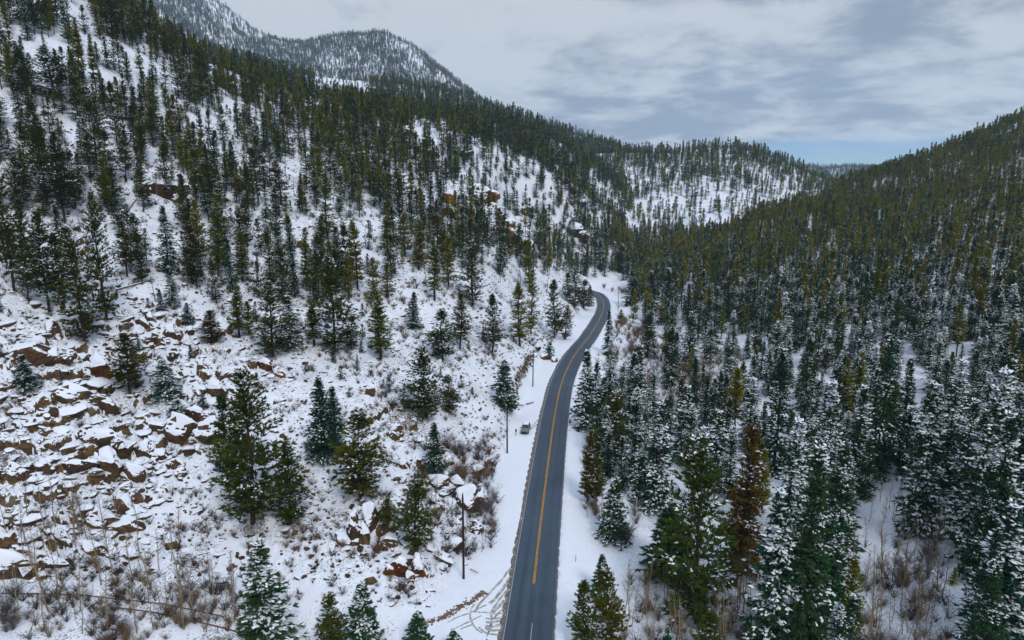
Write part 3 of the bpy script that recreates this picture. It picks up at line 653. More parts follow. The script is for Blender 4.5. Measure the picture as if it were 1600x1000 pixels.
# conifers measured one by one on the photograph: foot, tip, crown width in its pixels
HAND = [
 (397,818,578,112,'pine',2,'huge broad dark pine, the largest on the lower snowy hillside'),
 (357,762,612,46,'pine',1,'thin double-trunked pine beside the huge broad pine'),
 (376,770,640,34,'pine',3,'sparse young pine squeezed against the huge broad pine'),
 (455,818,688,58,'pine',0,'leaning open-crowned pine below the pair of dark firs'),
 (503,714,587,56,'spruce',0,'taller of the pair of dark firs above the leaning pine'),
 (524,702,603,40,'spruce',1,'shorter of the pair of dark firs above the leaning pine'),
 (564,778,636,76,'pine',4,'full dark green pine standing alone in snow right of the pair of firs'),
 (677,742,658,38,'spruce',0,'neat dark spruce on a brown ledge just uphill of the utility pole'),
 (649,858,740,56,'pine',0,'rounded pine rooted above the orange rock pile near the utility pole'),
 (607,820,778,30,'pine',3,'stunted brown pine beside the brown gully on the lower slope'),
 (412,1015,850,92,'snowy',0,'snow-plastered spruce at the bottom beside the dark sign board'),
 (520,1015,930,50,'pine',4,'pine at the bottom edge between two snowier spruces'),
 (567,1012,907,58,'snowy',2,'snowy spruce at the bottom left of the lay-by'),
 (655,1022,952,52,'spruce',0,'small blue-green spruce at the mouth of the lay-by'),
 (710,1022,985,40,'spruce',1,'little spruce tip showing at the bottom of the lay-by'),
 (428,556,438,60,'pine',2,'very dark dense pine above the boulder field'),
 (524,550,400,60,'pine',0,'tall pine with a long bare trunk in the middle of the hillside'),
 (594,562,460,36,'slim',1,'pale narrow pine in the snowy gully of the hillside'),
 (646,512,455,26,'spruce',1,'small neat spruce in the snowy gully above the bushy pine'),
 (666,652,538,62,'pine',2,'wide bushy pine at the foot of the snowy gully'),
 (704,645,585,34,'pine',4,'low pine leaning on the wide bushy pine'),
 (690,562,482,46,'pine',4,'snow-speckled pine above the wide bushy pine'),
 (738,476,374,42,'pine',2,'dark two-tiered pine below the red-brown crag'),
 (719,546,458,30,'pine',3,'slim dark pine under the two-tiered pine'),
 (770,552,458,32,'pine',1,'slender pine near the foot of the slope above the road'),
 (790,638,560,44,'spruce',0,'dark spruce behind the roadside pole above the parked car'),
 (812,540,440,30,'slim',0,'narrow pine on the road bank'),
 (830,522,420,24,'slim',2,'dark narrow pine on the bank close to the bend'),
 (826,455,372,20,'slim',0,'small narrow pine above the road bank'),
 (866,528,436,30,'pine',1,'green pine on the bank just before the bend'),
 (883,530,476,22,'pine',0,'short pine beside the brown brush on the bank'),
 (858,560,534,20,'spruce',0,'low dark bush-like spruce on the road bank'),
 (898,482,416,30,'pine',2,'olive pine on the inside of the bend'),
 (912,482,436,30,'pine',4,'dark broad pine hiding the end of the road'),
 (886,470,425,20,'pine',1,'thin pine at the back of the bend'),
 (921,478,445,16,'spruce',0,'small green spruce at the edge of the bend'),
 (560,452,343,30,'slim',0,'tall narrow olive pine on the open hillside'),
 (586,476,402,28,'slim',2,'narrow olive pine below its taller neighbour on the open hillside'),
 (606,464,408,22,'slim',0,'short olive pine right of two narrow olive pines'),
 (606,402,330,22,'slim',1,'slim pine with a clear lower trunk on the open hillside'),
 (632,400,330,26,'slim',0,'straight pine beside the slim pine on the open hillside'),
 (655,420,345,28,'slim',2,'slim pine left of the dark two-tiered pine'),
 (680,470,370,26,'slim',1,'wispy see-through pine left of the dark two-tiered pine'),
 (700,450,365,24,'slim',0,'thin pine close by the dark two-tiered pine'),
 (134,532,352,66,'pine',2,'great dark double-crowned pine over the boulder field'),
 (166,500,300,46,'pine',0,'tall pine growing against the great dark double-crowned pine'),
 (22,456,215,44,'pine',1,'tall dark pine at the left border above the boulders'),
 (76,488,330,46,'pine',3,'loose green pine between two dark pines over the boulder field'),
 (48,430,320,34,'pine',1,'lean dark pine near the left border'),
 (217,424,332,36,'pine',4,'mid green pine uphill of the fallen log'),
 (199,432,345,28,'pine',3,'slim pine next to the mid green pine uphill of the fallen log'),
 (263,425,320,36,'spruce',0,'dark green spruce with a clean outline above the fallen log'),
 (301,440,350,38,'rusty',0,'brownish pine right of the clean dark spruce'),
 (342,430,295,30,'slim',2,'tall narrow dark pine right of the brownish pine'),
 (380,440,360,28,'slim',0,'short narrow pine right of the tall narrow dark pine'),
 (252,492,450,20,'spruce',0,'small dark spruce at the top of the boulder field'),
 (294,506,472,20,'spruce',1,'tiny dark spruce among the boulders'),
 (330,536,484,36,'rusty',0,'pale brown scraggly young pine beside the boulder field'),
 (373,528,446,28,'slim',1,'thin snow-dusted pine right of the scraggly young pine'),
 (390,522,470,24,'slim',0,'small snow-dusted pine touching a thin pine'),
 (204,614,520,50,'pine',3,'sparse dark pine growing out of the boulder field'),
 (262,620,560,50,'snowy',1,'squat snow-covered spruce in the boulder field'),
 (276,654,624,34,'snowy',0,'smallest snow-covered spruce in the boulder field'),
 (40,606,552,36,'snowy',2,'squat snow-covered spruce at the left edge of the boulder field'),
 (455,540,460,40,'snowy',2,'snow-dusted spruce right of the very dark dense pine'),
 (490,540,470,28,'slim',1,'faint snow-dusted pine left of the tall bare-trunked pine'),
 (548,545,490,30,'pine',4,'low pine leaning at the foot of the tall bare-trunked pine'),
 (512,372,270,34,'slim',2,'dark narrow pine standing out on the upper hillside'),
 (440,320,250,34,'pine',0,'dark pine on the upper hillside in front of the denser wood'),
 (152,262,140,40,'pine',2,'big olive pine beside the snow chute on the upper slope'),
 (86,155,72,50,'pine',0,'broad olive pine standing in the snow chute on the upper slope'),
 (73,320,180,46,'pine',0,'tall olive pine with snow round its foot on the upper slope'),
 (100,345,205,42,'pine',3,'tall olive pine right of another with snow round its foot'),
 (178,60,-6,40,'pine',2,'dark pine crowning the skyline of the near ridge'),
 # right of the road
 (1089,974,680,120,'pine',2,'biggest dark pine right of the road, bare trunk at its foot'),
 (1150,915,664,70,'rusty',0,'pine with a brownish crown behind the biggest dark pine'),
 (1042,900,786,90,'spruce',0,'dark spruce at the left shoulder of the biggest dark pine'),
 (960,722,606,60,'pine',2,'dense olive-topped pine nearest the middle of the straight road'),
 (915,668,546,44,'snowy',2,'white-flecked spruce touching the road edge'),
 (937,672,588,36,'spruce',1,'green spruce beside the white-flecked spruce at the road edge'),
 (994,632,540,40,'spruce',1,'tall green spruce behind the roadside brush'),
 (1012,558,485,34,'spruce',0,'dark spruce rising from reddish willow brush'),
 (1046,608,507,30,'spruce',0,'narrow dark spruce in the grey brush'),
 (1076,580,486,34,'spruce',0,'tall dark spire-like spruce beyond the grey brush'),
 (1040,502,418,34,'spruce',0,'tall dark spruce beyond the bend'),
 (1016,484,423,30,'spruce',0,'dark spruce beside the snowfield at the bend'),
 (986,476,424,30,'spruce',1,'dark spruce at the corner of the snowfield by the bend'),
 (1109,556,502,34,'spruce',1,'stubby dark spruce right of the spire-like spruce'),
 (950,556,484,20,'spruce',1,'thin dark spruce hugging the outer road edge before the bend'),
 (970,505,483,16,'spruce',0,'small dark spruce in the snow outside the bend'),
 (938,420,372,16,'spruce',0,'dark spruce at the foot of the far hillside'),
 (960,420,378,20,'snowy',0,'snowy spruce among dark ones at the foot of the far hillside'),
 (972,425,380,22,'spruce',0,'dark spruce over the red brush beyond the snowfield'),
 (1022,792,626,62,'snowy',0,'heavily snow-laden spruce above the orange stump'),
 (957,842,742,56,'spruce',2,'snow-capped spruce with grey brush at its foot'),
 (938,935,864,36,'spruce',1,'young spruce behind the pair at the bottom of the road'),
 (911,1015,906,42,'pine',1,'olive pine nearest the bottom of the road'),
 (954,1018,886,54,'pine',4,'dark pine right of the olive pine at the bottom of the road'),
 (1107,1040,958,50,'pine',1,'olive pine top at the bottom edge under the biggest dark pine'),
 (1040,1025,980,26,'spruce',1,'tiny spruce tip at the bottom edge among saplings'),
 (917,785,672,34,'rusty',0,'tan-needled slender pine at the road edge'),
 (930,790,690,30,'pine',1,'olive slender pine behind the tan-needled one at the road edge'),
 (1207,738,545,58,'spruce',0,'tall black-green spruce standing above the mixed wood'),
 (1366,748,522,56,'spruce',0,'dark column-like spruce left of the narrow snow clearing'),
 (1257,640,520,36,'spruce',0,'dark spruce rising between snowy ones in the mid wood'),
 (1284,792,592,56,'snowy',1,'white-plastered spruce left of the dark column-like spruce'),
 (1438,832,596,72,'snowy',0,'big snowy spruce standing clear at the edge of the glade'),
 (1304,888,698,70,'spruce',1,'dark spruce on the near side of the glade'),
 (1308,960,866,44,'snowy',2,'little spruce with fat snow pads in front of the dark spruce by the glade'),
 (1252,1020,690,92,'spruce',0,'dark tall spruce at the bottom, first left of the glade'),
 (1205,1025,760,86,'snowy',0,'snowy tall spruce left of the dark tall spruce by the glade'),
 (1160,890,740,60,'snowy',2,'snowy spruce behind the reddish brown pine'),
 (1225,860,650,70,'snowy',1,'very white spruce in the middle of the near wood'),
 (1120,760,640,60,'snowy',0,'snowy spruce right behind the biggest dark pine'),
 (1072,720,600,50,'snowy',0,'snowy spruce above the heavily laden one by the stump'),
 (1170,700,590,50,'snowy',1,'snowy spruce left of the tall black-green spruce'),
 (1540,1030,785,100,'snowy',0,'foremost snowy spruce at the bottom right of the glade'),
 (1572,990,712,100,'snowy',1,'tallest snowy spruce against the right border'),
 (1505,860,570,80,'snowy',1,'snowy spruce overhanging the glade from the right'),
 (1590,860,560,80,'snowy',0,'snowy spruce near the right border behind the tallest'),
 (1610,1010,760,90,'spruce',2,'dark-trunked spruce cut by the right border'),
 (1548,900,640,70,'snowy',2,'snowy spruce crowded behind the foremost one'),
 (1470,760,560,60,'snowy',1,'pale snowy spruce behind the glade'),
 (1404,720,560,44,'spruce',1,'slim spruce beside the narrow snow clearing'),
 (1330,760,600,50,'snowy',2,'snowy spruce tucked behind the dark column-like spruce'),
 (1520,200,170,18,'pine',0,'round-topped pine sticking up on the right skyline'),
]
for x, yb, yt, wpx, kind, var, lab in HAND:
    h_ = hit(x, min(yb, 1120))
    if h_ is None: continue
    X, Y, z = h_
    hgt = float((s_of(yt)-s_of(yb))*Y) if yb < 1120 else 12
    depth = Y*CP-(z-CAMZ)*SP
    add_tree(X, Y, max(hgt, 1.5)*1.0, kind, var, wpx/F*depth*1.08, lab, hand=True)

# the rest of the wood: density read off the photograph, zone by zone
def dens(px, py, X, Y, D, n):
    """conifers per square metre, share of spruce, snow share, mean height, spread"""
    d = np.zeros(px.shape); sp_ = np.zeros(px.shape); sno = np.zeros(px.shape); h = np.full(px.shape, 14.0)
    lf = D < 0
    # near hillside left of the road
    A = lf&(Y < 640)
    top = A&(py < 330)&(px < 700)
    d[top] = (.033+.022*sstep(-py[top], -230, -80))*(.12+1.65*sstep(n[top], -.25, .30)); h[top] = 13.5; sp_[top] = .12; sno[top] = .2
    midl = A&(py >= 330)&(py < 480)&(px < 620)
    d[midl] = .028*(.3+1.3*sstep(n[midl], -.3, .3)); h[midl] = 13.0; sp_[midl] = .15
    midr = A&(px >= 560)&(px < 980)&(py < 430)&~top
    d[midr] = .043*(.35+1.3*sstep(n[midr], -.3, .3)); h[midr] = 12.5; sp_[midr] = .35
    low = A&(py >= 480)&(py < 640)&(px < 760); d[low] = .010; h[low] = 3.6; sp_[low] = .5; sno[low] = .4
    # ridges farther off
    far = (Y >= 640)&(Y < 1700)&(px < 1340)
    d[far] = .024*(.2+1.5*sstep(n[far], -.3, .3)); sp_[far] = .5; h[far] = 13
    crest = far&(py < 262)&(px > 640); d[crest] = .034
    mid = far&(px < 960)&(py < 205); d[mid] = .030; sp_[mid] = .3; h[mid] = 14
    g = far&inpoly(px, py, [(1020,300),(1090,275),(1160,300),(1230,285),(1260,300),(1200,350),(1120,370),(1010,370),(960,350)]); d[g] *= .4
    g = inpoly(px, py, [(490,118),(560,118),(600,150),(500,150)])&(Y > 600); d[g] *= .12
    # far mountain
    fm = Y >= 1700; d[fm] = .021*(.5+.8*sstep(n[fm], -.3, .25)); sp_[fm] = .8; h[fm] = 14
    bare = fm&inpoly(px, py, [(290,-40),(345,-30),(420,60),(370,60),(330,20)]); d[bare] *= .4
    bare = fm&inpoly(px, py, [(600,60),(650,60),(730,130),(690,130),(640,100)]); d[bare] *= .7
    # right side wood
    rb = np.interp(py, [380,440,500,560,625,700,790,860,1000,1200], [930,962,985,985,912,912,960,1130,1180,1240])
    R = (~lf)&(Y < 1200)&((px > rb)|(py < 440))&~far
    R |= (~lf)&(px >= 1290)&(Y < 1200)
    u_ = sstep(-py, -560, -330)
    d[R] = (.036+.012*u_[R])*(.30+1.05*sstep(n[R], -.35, .25)); sp_[R] = .85-.72*u_[R]; sno[R] = .50*(1-.8*u_[R]); h[R] = 14.5-2.0*u_[R]
    g = inpoly(px, py, [(1330,1100),(1335,800),(1400,730),(1480,850),(1490,1100)]); d[g] = 0
    g = inpoly(px, py, [(1398,600),(1440,600),(1440,700),(1396,700)]); d[g] = 0
    g = (~lf)&inpoly(px, py, [(880,440),(968,430),(1010,520),(1150,560),(1140,600),(1060,630),(940,620),(900,600)]); d[g] *= .13
    g = inpoly(px, py, [(930,860),(1250,920),(1260,1100),(860,1100)]); d[g] = 0
    g = inpoly(px, py, [(895,434),(985,440),(985,500),(935,520)]); d[g] = 0
    g = (~lf)&inpoly(px, py, [(930,600),(1170,600),(1170,665),(1010,675),(930,650)]); d[g] *= .45
    g = inpoly(px, py, [(690,285),(780,275),(830,350),(825,385),(740,350),(690,350)]); d[g] *= .25
    d[np.abs(D) < 9] = 0
    return d, sp_, sno, h
# what the ridges hide needs no trees
run = np.maximum.accumulate(Sg, axis=0)
def hidden(X, Y, h):
    k = X/Y; lw = np.log(Y); return (bil(Sg, k, lw)+h/Y) < bil(run, k, np.maximum(lw-.02, LG[0]))-.002
DMAX = .07
cand = []
lws = np.concatenate([np.linspace(math.log(70), math.log(3300), 110), np.linspace(math.log(4600), math.log(5700), 6)])
for a, b in zip(lws[:-1], lws[1:]):
    Ym = math.exp((a+b)/2); area = Ym*Ym*(b-a)*2.0
    dm = DMAX if Ym < 1700 else .028
    n = rng.poisson(area*dm)
    far_off = Ym > 3300
    if n == 0: continue
    if 3300 < Ym < 4600: continue
    if far_off: n = int(n*.25)
    kk = rng.uniform(.40, .62, n) if far_off else rng.uniform(-1, 1, n); YY = np.exp(rng.uniform(a, b, n)); XX = kk*YY
    ZZ = bil(Z, kk, np.log(YY)); px, py = pix(XX, YY, ZZ)
    ok = (px > -110)&(px < 1710)&(py > -60)&(py < 1120)&~hidden(XX, YY, 15.0)
    XX, YY, px, py = XX[ok], YY[ok], px[ok], py[ok]
    if not len(XX): continue
    if Ym < 450: D, _ = road_d(XX, YY)
    else: D = np.where(px < np.interp(py, [200,385,450], [1400,960,930]), -99.0, 99.0)
    nn = fbm(XX/38, YY/38, 3, 55)
    d, sp_, sno, h = dens(px, py, XX, YY, D, nn)
    keep = rng.random(len(XX)) < d/dm
    cand.append(np.c_[XX, YY, sp_, sno, h, px, py][keep])
cand = np.concatenate(cand); rng.shuffle(cand)
grid = {}
for t_ in TREES: grid.setdefault((int(t_['x']//3), int(t_['y']//3)), []).append((t_['x'], t_['y'], 3.0))
STUFF = []
for X, Y, sp_, sno, h, px, py in cand:
    gx, gy = int(X//3), int(Y//3); md = 2.3 if Y < 500 else 2.0; bad = False
    for ax in (-1, 0, 1):
        for ay in (-1, 0, 1):
            for qx, qy, qr in grid.get((gx+ax, gy+ay), ()):
                if (qx-X)**2+(qy-Y)**2 < max(md, qr*.8)**2: bad = True
    if bad: continue
    grid.setdefault((gx, gy), []).append((X, Y, md))
    r1, r2 = rng.random(2)
    if r1 < sp_: kind = 'snowy' if r2 < sno else 'spruce'
    else: kind = 'slim' if r2 < (.85 if px > 960 else .35) else 'pine'
    if r1 > sp_ and rng.random() < .018: kind = 'rusty'
    hh = max(2.0, h*rng.normal(1.0, .22)) if rng.random() > (.14 if px > 960 else .26) else h*rng.uniform(.3, .6)
    add_tree(X, Y, hh, kind)
print('conifers', len(TREES))
# ------------------------------------------------------------------ which conifers are things of their own
for t_ in TREES:
    d = t_['y']*CP-(t_['z']-CAMZ)*SP; t_['hpx'] = t_['h']*F/d
    t_['px'], t_['py'] = pix(t_['x'], t_['y'], t_['z']); t_['ty'] = pix(t_['x'], t_['y'], t_['z']+t_['h'])[1]
    vis = -20 < t_['px'] < 1620 and t_['ty'] < 990 and t_['py'] > 0 and not hidden(np.array([t_['x']]), np.array([t_['y']]), t_['h']*.6)[0]
    t_['score'] = (1e4 if t_['hand'] else 0)+(t_['hpx'] if vis else -1)
own = {}
for nm in ('pine_tree', 'spruce_tree'):
    g = sorted([t_ for t_ in TREES if KINDNAME[t_['kind']] == nm and t_['score'] > 0], key=lambda q: -q['score'])
    own[nm] = g[:300]
MARKS = [(397,700,'the huge broad pine'),(134,440,'the great double-crowned pine'),(210,448,'the fallen log'),(110,190,'the snow chute'),(750,300,'the red-brown crag'),
  (821,671,'the parked car'),(724,850,'the near utility pole'),(935,500,'the road bend'),(1410,820,'the glade'),(1414,650,'the narrow snow clearing'),(970,500,'the willow brush'),
  (1089,830,'the biggest dark pine'),(240,288,'the tan hillside boulder'),(524,470,'the bare-trunked pine'),(1207,640,'the black-green spruce'),(1366,640,'the column-like spruce'),
  (666,600,'the wide bushy pine'),(428,500,'the dense dark pine'),(1037,775,'the orange stump'),(1530,195,'the far right skyline'),(1310,280,'the gap in the hills'),
  (180,20,'the near skyline'),(965,225,'the notch of the far ridges'),(1100,320,'the far hill snowfield'),(530,125,'the bare ridge snow patch'),(780,160,'the pale skyline rocks'),
  (1590,420,'the upper right border'),(1590,600,'the lower right border'),(10,100,'the upper left corner'),(10,300,'the left border uphill'),(1300,400,'the middle right-hand slope'),(1450,330,'the upper right-hand slope'),(640,220,'the rocky near crest'),(1150,470,'the lower right-hand wood')]
ORD = ['', ', second nearest', ', third nearest', ', fourth nearest', ', fifth nearest', ', sixth nearest']
def look(t_):
    s = 'tall' if t_['h'] > 16.2 else 'middling' if t_['h'] > 11.5 else 'small'
    c = {'pine': 'spreading olive pine', 'slim': 'slim olive pine', 'rusty': 'rusty-needled pine', 'spruce': 'dark green spruce', 'snowy': 'snow-laden spruce'}[t_['kind']]
    return s+' '+c
buck = {}
for nm in own:
    for t_ in own[nm]:
        if t_['label']: continue
        cy_ = (t_['py']+t_['ty'])/2
        m_ = min(MARKS, key=lambda q: (q[0]-t_['px'])**2+(q[1]-cy_)**2)
        dx, dy = t_['px']-m_[0], cy_-m_[1]
        rel = ('uphill of' if dy < 0 else 'below') if abs(dy) > abs(dx) else ('to the left of' if dx < 0 else 'to the right of')
        buck.setdefault((look(t_), rel, m_[2]), []).append((dx*dx+dy*dy, id(t_), t_))
for (lk, rel, mk_), lst in buck.items():
    lst.sort(key=lambda q: q[0])
    for i, (_, _, t_) in enumerate(lst):
        t_['label'] = f'{lk} {rel} {mk_}'+(ORD[i] if i < len(ORD) else ', farther off')
def side(t_): return 'left' if (t_['px'] < 880 or (t_['y'] > 640 and t_['px'] < 1320)) else 'right'
SHARED = {}
for nm in own:
    for t_ in own[nm]:
        grp = {('pine_tree', 'left'): 'pines on the snowy left hillside', ('pine_tree', 'right'): 'pines in the wood right of the road',
               ('spruce_tree', 'left'): 'spruces on the snowy left hillside', ('spruce_tree', 'right'): 'spruces in the wood right of the road'}[nm, side(t_)]
        cat = 'pine tree' if nm == 'pine_tree' else 'spruce tree'
        lean_ = .02 if t_['hand'] or rng.random() < .8 else .06; rot = (rng.normal(0, lean_), rng.normal(0, lean_), t_['rz']); sc_ = (t_['sx'], t_['sx'], t_['sz'])
        if t_['hpx'] > 52 or t_['hand'] and t_['hpx'] > 30:
            r_ = thing(nm, t_['label'], cat, (t_['x'], t_['y'], t_['z']), rot, sc_, grp)
            a, b_, c = LIB[t_['kind'], t_['var'], 'near']
            part('trunk', a, r_); part('crown', b_, r_); part('snow_load', c, r_)['kind'] = 'stuff'
        else:
            o = bpy.data.objects.new(nm, LIB[t_['kind'], t_['var'], 'mid']); COL.objects.link(o)
            o.location = (t_['x'], t_['y'], t_['z']); o.rotation_euler = rot; o.scale = sc_
            o['label'] = t_['label']; o['category'] = cat; o['group'] = grp
        t_['own'] = True

def scatter(name, items, meshes):
    """one object that sets meshes on points: items = (x, y, z, rotation xyz, scale xyz, mesh number)"""
    A = np.array([i[:10] for i in items], np.float32)
    me = bpy.data.meshes.new(name); me.vertices.add(len(A)); me.vertices.foreach_set('co', A[:, :3].ravel())
    for nm, sl in (('turn', slice(3, 6)), ('size', slice(6, 9))):
        at = me.attributes.new(nm, 'FLOAT_VECTOR', 'POINT'); at.data.foreach_set('vector', A[:, sl].ravel())
    at = me.attributes.new('which', 'INT', 'POINT'); at.data.foreach_set('value', A[:, 9].astype(np.int32))
    o = bpy.data.objects.new(name, me); COL.objects.link(o); o['kind'] = 'stuff'
    g = bpy.data.node_groups.new(name, 'GeometryNodeTree')
    g.interface.new_socket('Geometry', in_out='INPUT', socket_type='NodeSocketGeometry'); g.interface.new_socket('Geometry', in_out='OUTPUT', socket_type='NodeSocketGeometry')
    gi, go = g.nodes.new('NodeGroupInput'), g.nodes.new('NodeGroupOutput')
    ip = g.nodes.new('GeometryNodeInstanceOnPoints'); mp = g.nodes.new('GeometryNodeMeshToPoints'); jn = g.nodes.new('GeometryNodeGeometryToInstance')
    na = []
    for nm, ty in (('turn', 'FLOAT_VECTOR'), ('size', 'FLOAT_VECTOR'), ('which', 'INT')):
        q = g.nodes.new('GeometryNodeInputNamedAttribute'); q.data_type = ty; q.inputs[0].default_value = nm; na.append(q.outputs[0])
    src = []
    for m in meshes:
        so = bpy.data.objects.new(m.name, m)                 # carrier, never linked to the scene
        oi = g.nodes.new('GeometryNodeObjectInfo'); oi.inputs[0].default_value = so; oi.inputs[1].default_value = True; src.append(oi)
    for q in reversed(src): g.links.new(q.outputs['Geometry'], jn.inputs[0])
    e2r = g.nodes.new('FunctionNodeEulerToRotation'); g.links.new(na[0], e2r.inputs[0])
    g.links.new(gi.outputs[0], mp.inputs[0]); g.links.new(mp.outputs[0], ip.inputs['Points'])
    g.links.new(jn.outputs[0], ip.inputs['Instance']); ip.inputs['Pick Instance'].default_value = True
    g.links.new(na[2], ip.inputs['Instance Index']); g.links.new(e2r.outputs[0], ip.inputs['Rotation']); g.links.new(na[1], ip.inputs['Scale'])
    g.links.new(ip.outputs[0], go.inputs[0])
    md = o.modifiers.new('scatter', 'NODES'); md.node_group = g
    return o
def forest(name, sel):
    keys = sorted({(t_['kind'], t_['var'], 'mid' if t_['hpx'] > 24 else 'far') for t_ in sel}); ki = {k: i for i, k in enumerate(keys)}
    scatter(name, [(t_['x'], t_['y'], t_['z'], rng.normal(0, .02), rng.normal(0, .02), t_['rz'], t_['sx'], t_['sx'], t_['sz'], ki[t_['kind'], t_['var'], 'mid' if t_['hpx'] > 24 else 'far']) for t_ in sel], [LIB[k] for k in keys])
rest = [t_ for t_ in TREES if not t_.get('own')]
for nm, sel in (('pine_forest', [t_ for t_ in rest if KINDNAME[t_['kind']] == 'pine_tree' and t_['y'] < 1700]),
                ('spruce_forest', [t_ for t_ in rest if KINDNAME[t_['kind']] == 'spruce_tree' and t_['y'] < 1700]),
                ('mountain_forest', [t_ for t_ in rest if t_['y'] >= 1700])):
    if sel: forest(nm, sel)
print('things', {k: len(v) for k, v in own.items()}, 'rest', len(rest))

# needle litter and thin snow round the feet of the trees, the brown also painting contact shade
LITTER_SHADE = np.zeros((NW, NU)); du = UG[1]-UG[0]
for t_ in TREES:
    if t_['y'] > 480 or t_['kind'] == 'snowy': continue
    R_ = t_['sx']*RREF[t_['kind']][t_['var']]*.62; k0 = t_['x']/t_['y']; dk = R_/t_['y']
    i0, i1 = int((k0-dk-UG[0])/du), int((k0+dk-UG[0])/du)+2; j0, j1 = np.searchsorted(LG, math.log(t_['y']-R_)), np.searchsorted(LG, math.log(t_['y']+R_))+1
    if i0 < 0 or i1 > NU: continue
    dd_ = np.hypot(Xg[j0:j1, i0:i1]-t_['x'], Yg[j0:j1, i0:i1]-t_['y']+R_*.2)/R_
    LITTER_SHADE[j0:j1, i0:i1] = np.maximum(LITTER_SHADE[j0:j1, i0:i1], np.clip(1-dd_, 0, 1)*(1.0 if t_['px'] < 900 else .75))
attr(GO, 'litter_shade', LITTER_SHADE)
# ------------------------------------------------------------------ boulders and crags, snow lying on their tops
def rockmat():
    m, t, b = mat('brown_rock')
    oi = N(t, 'ShaderNodeObjectInfo'); tcn = N(t, 'ShaderNodeTexCoord').outputs['Object']
    mp = N(t, 'ShaderNodeVectorMath', operation='ADD'); L(t, tcn, mp.inputs[0])
    sc3 = N(t, 'ShaderNodeVectorMath', operation='SCALE'); sc3.inputs[0].default_value = (31, 17, 9); L(t, oi.outputs['Random'], sc3.inputs['Scale']); L(t, sc3.outputs[0], mp.inputs[1])
    g = mp.outputs[0]
    c = rock_color(t, g, 3.0)
    hs = N(t, 'ShaderNodeHueSaturation'); L(t, c, hs.inputs['Color']); L(t, M(t, 'ADD', .62, M(t, 'MULTIPLY', oi.outputs['Random'], .75)), hs.inputs['Value'])
    L(t, M(t, 'ADD', .485, M(t, 'MULTIPLY', oi.outputs['Random'], .02)), hs.inputs['Hue'])
    crk = noise(t, g, 4.5, 6, .7, .6)
    c = MIX(t, SM(t, M(t, 'ABSOLUTE', M(t, 'SUBTRACT', crk, .5)), .035, .0), hs.outputs[0], (.02, .014, .010))
    L(t, c, b.inputs['Base Color']); b.inputs['Roughness'].default_value = .9
    bp = N(t, 'ShaderNodeBump'); bp.inputs['Strength'].default_value = .8; bp.inputs['Distance'].default_value = .12; L(t, crk, bp.inputs['Height']); L(t, bp.outputs[0], b.inputs['Normal'])
    return m
ROCKM = rockmat()
SNOWM, t, b = mat('lying_snow'); b.inputs['Base Color'].default_value = (*SNOW, 1); b.inputs['Roughness'].default_value = .8; b.inputs['Specular IOR Level'].default_value = .12
def rock_mesh(seed, blocky):
    r = np.random.default_rng(seed); bm = bmesh.new(); bmesh.ops.create_icosphere(bm, subdivisions=4, radius=1)
    co = np.array([v.co[:] for v in bm.verts])
    if blocky: co = np.sign(co)*np.abs(co)**.55; co /= np.abs(co).max()
    for j in range(15):
        n = nrm(r.normal(0, 1, 3)*np.array([1, 1, .6])); d = r.uniform(.52, .86); q = co@n; co = co-np.maximum(q-d, 0)[:, None]*n
    st = np.round(co[:, 2]*3+fbm(co[:, 0]*1.5+seed, co[:, 1]*1.5, 2, seed)*.8)/3
    co[:, :2] *= (1+.16*fbm(st*4.1+seed, st*0+seed*.7, 2, seed))[:, None]
    co += (fbm(co[:, 0]*2+seed, co[:, 1]*2+co[:, 2]*2.3, 3, seed)*.10)[:, None]*nrm(co)
    for v, c in zip(bm.verts, co): v.co = c
    bm.normal_update()
    me = bpy.data.meshes.new('rock'); bm.to_mesh(me); me.materials.append(ROCKM)
    # snow: faces that look up, raised into a soft pad whose rim stays on the stone
    up = [f for f in bm.faces if f.normal.z+.25*pnoise(np.array([f.calc_center_median().x*2.2]), np.array([f.calc_center_median().y*2.2+seed]), seed)[0] > .52 and f.calc_center_median().z > -.1]
    ups = set(up); vid = {}; V = []; Fc = []
    for f in up:
        for v in f.verts:
            if v not in vid:
                vid[v] = len(V); rim = any(g not in ups for g in v.link_faces)
                V.append(np.array(v.co[:])*(1.0 if not rim else .995)+np.array([0, 0, (.11+.04*math.sin(v.co.x*5+v.co.y*4)) if not rim else .012]))
        Fc.append([vid[v] for v in f.verts])
    bm.free()
    ms = bpy.data.meshes.new('snow_cap'); ms.from_pydata([tuple(v) for v in V], [], Fc); ms.materials.append(SNOWM); ms.update()
    ms.polygons.foreach_set('use_smooth', np.ones(len(ms.polygons), bool))
    return me, ms
ROCKS = [rock_mesh(3+i, i % 2 == 0) for i in range(10)]
REDR = ROCKM.copy(); REDR.name = 'red_rock'
for n_ in REDR.node_tree.nodes:
    if n_.type == 'HUE_SAT': n_.inputs['Saturation'].default_value = 1.25
for n_ in REDR.node_tree.nodes:
    if n_.type == 'MIX':
        for i_ in (6, 7):
            c_v = n_.inputs[i_].default_value
            if not n_.inputs[i_].is_linked and c_v[0] > .04: n_.inputs[i_].default_value = (min(c_v[0]*1.7, .30), c_v[1]*1.25, c_v[2]*.9, 1)
def recolor(o, m): o.material_slots[0].link = 'OBJECT'; o.material_slots[0].material = m
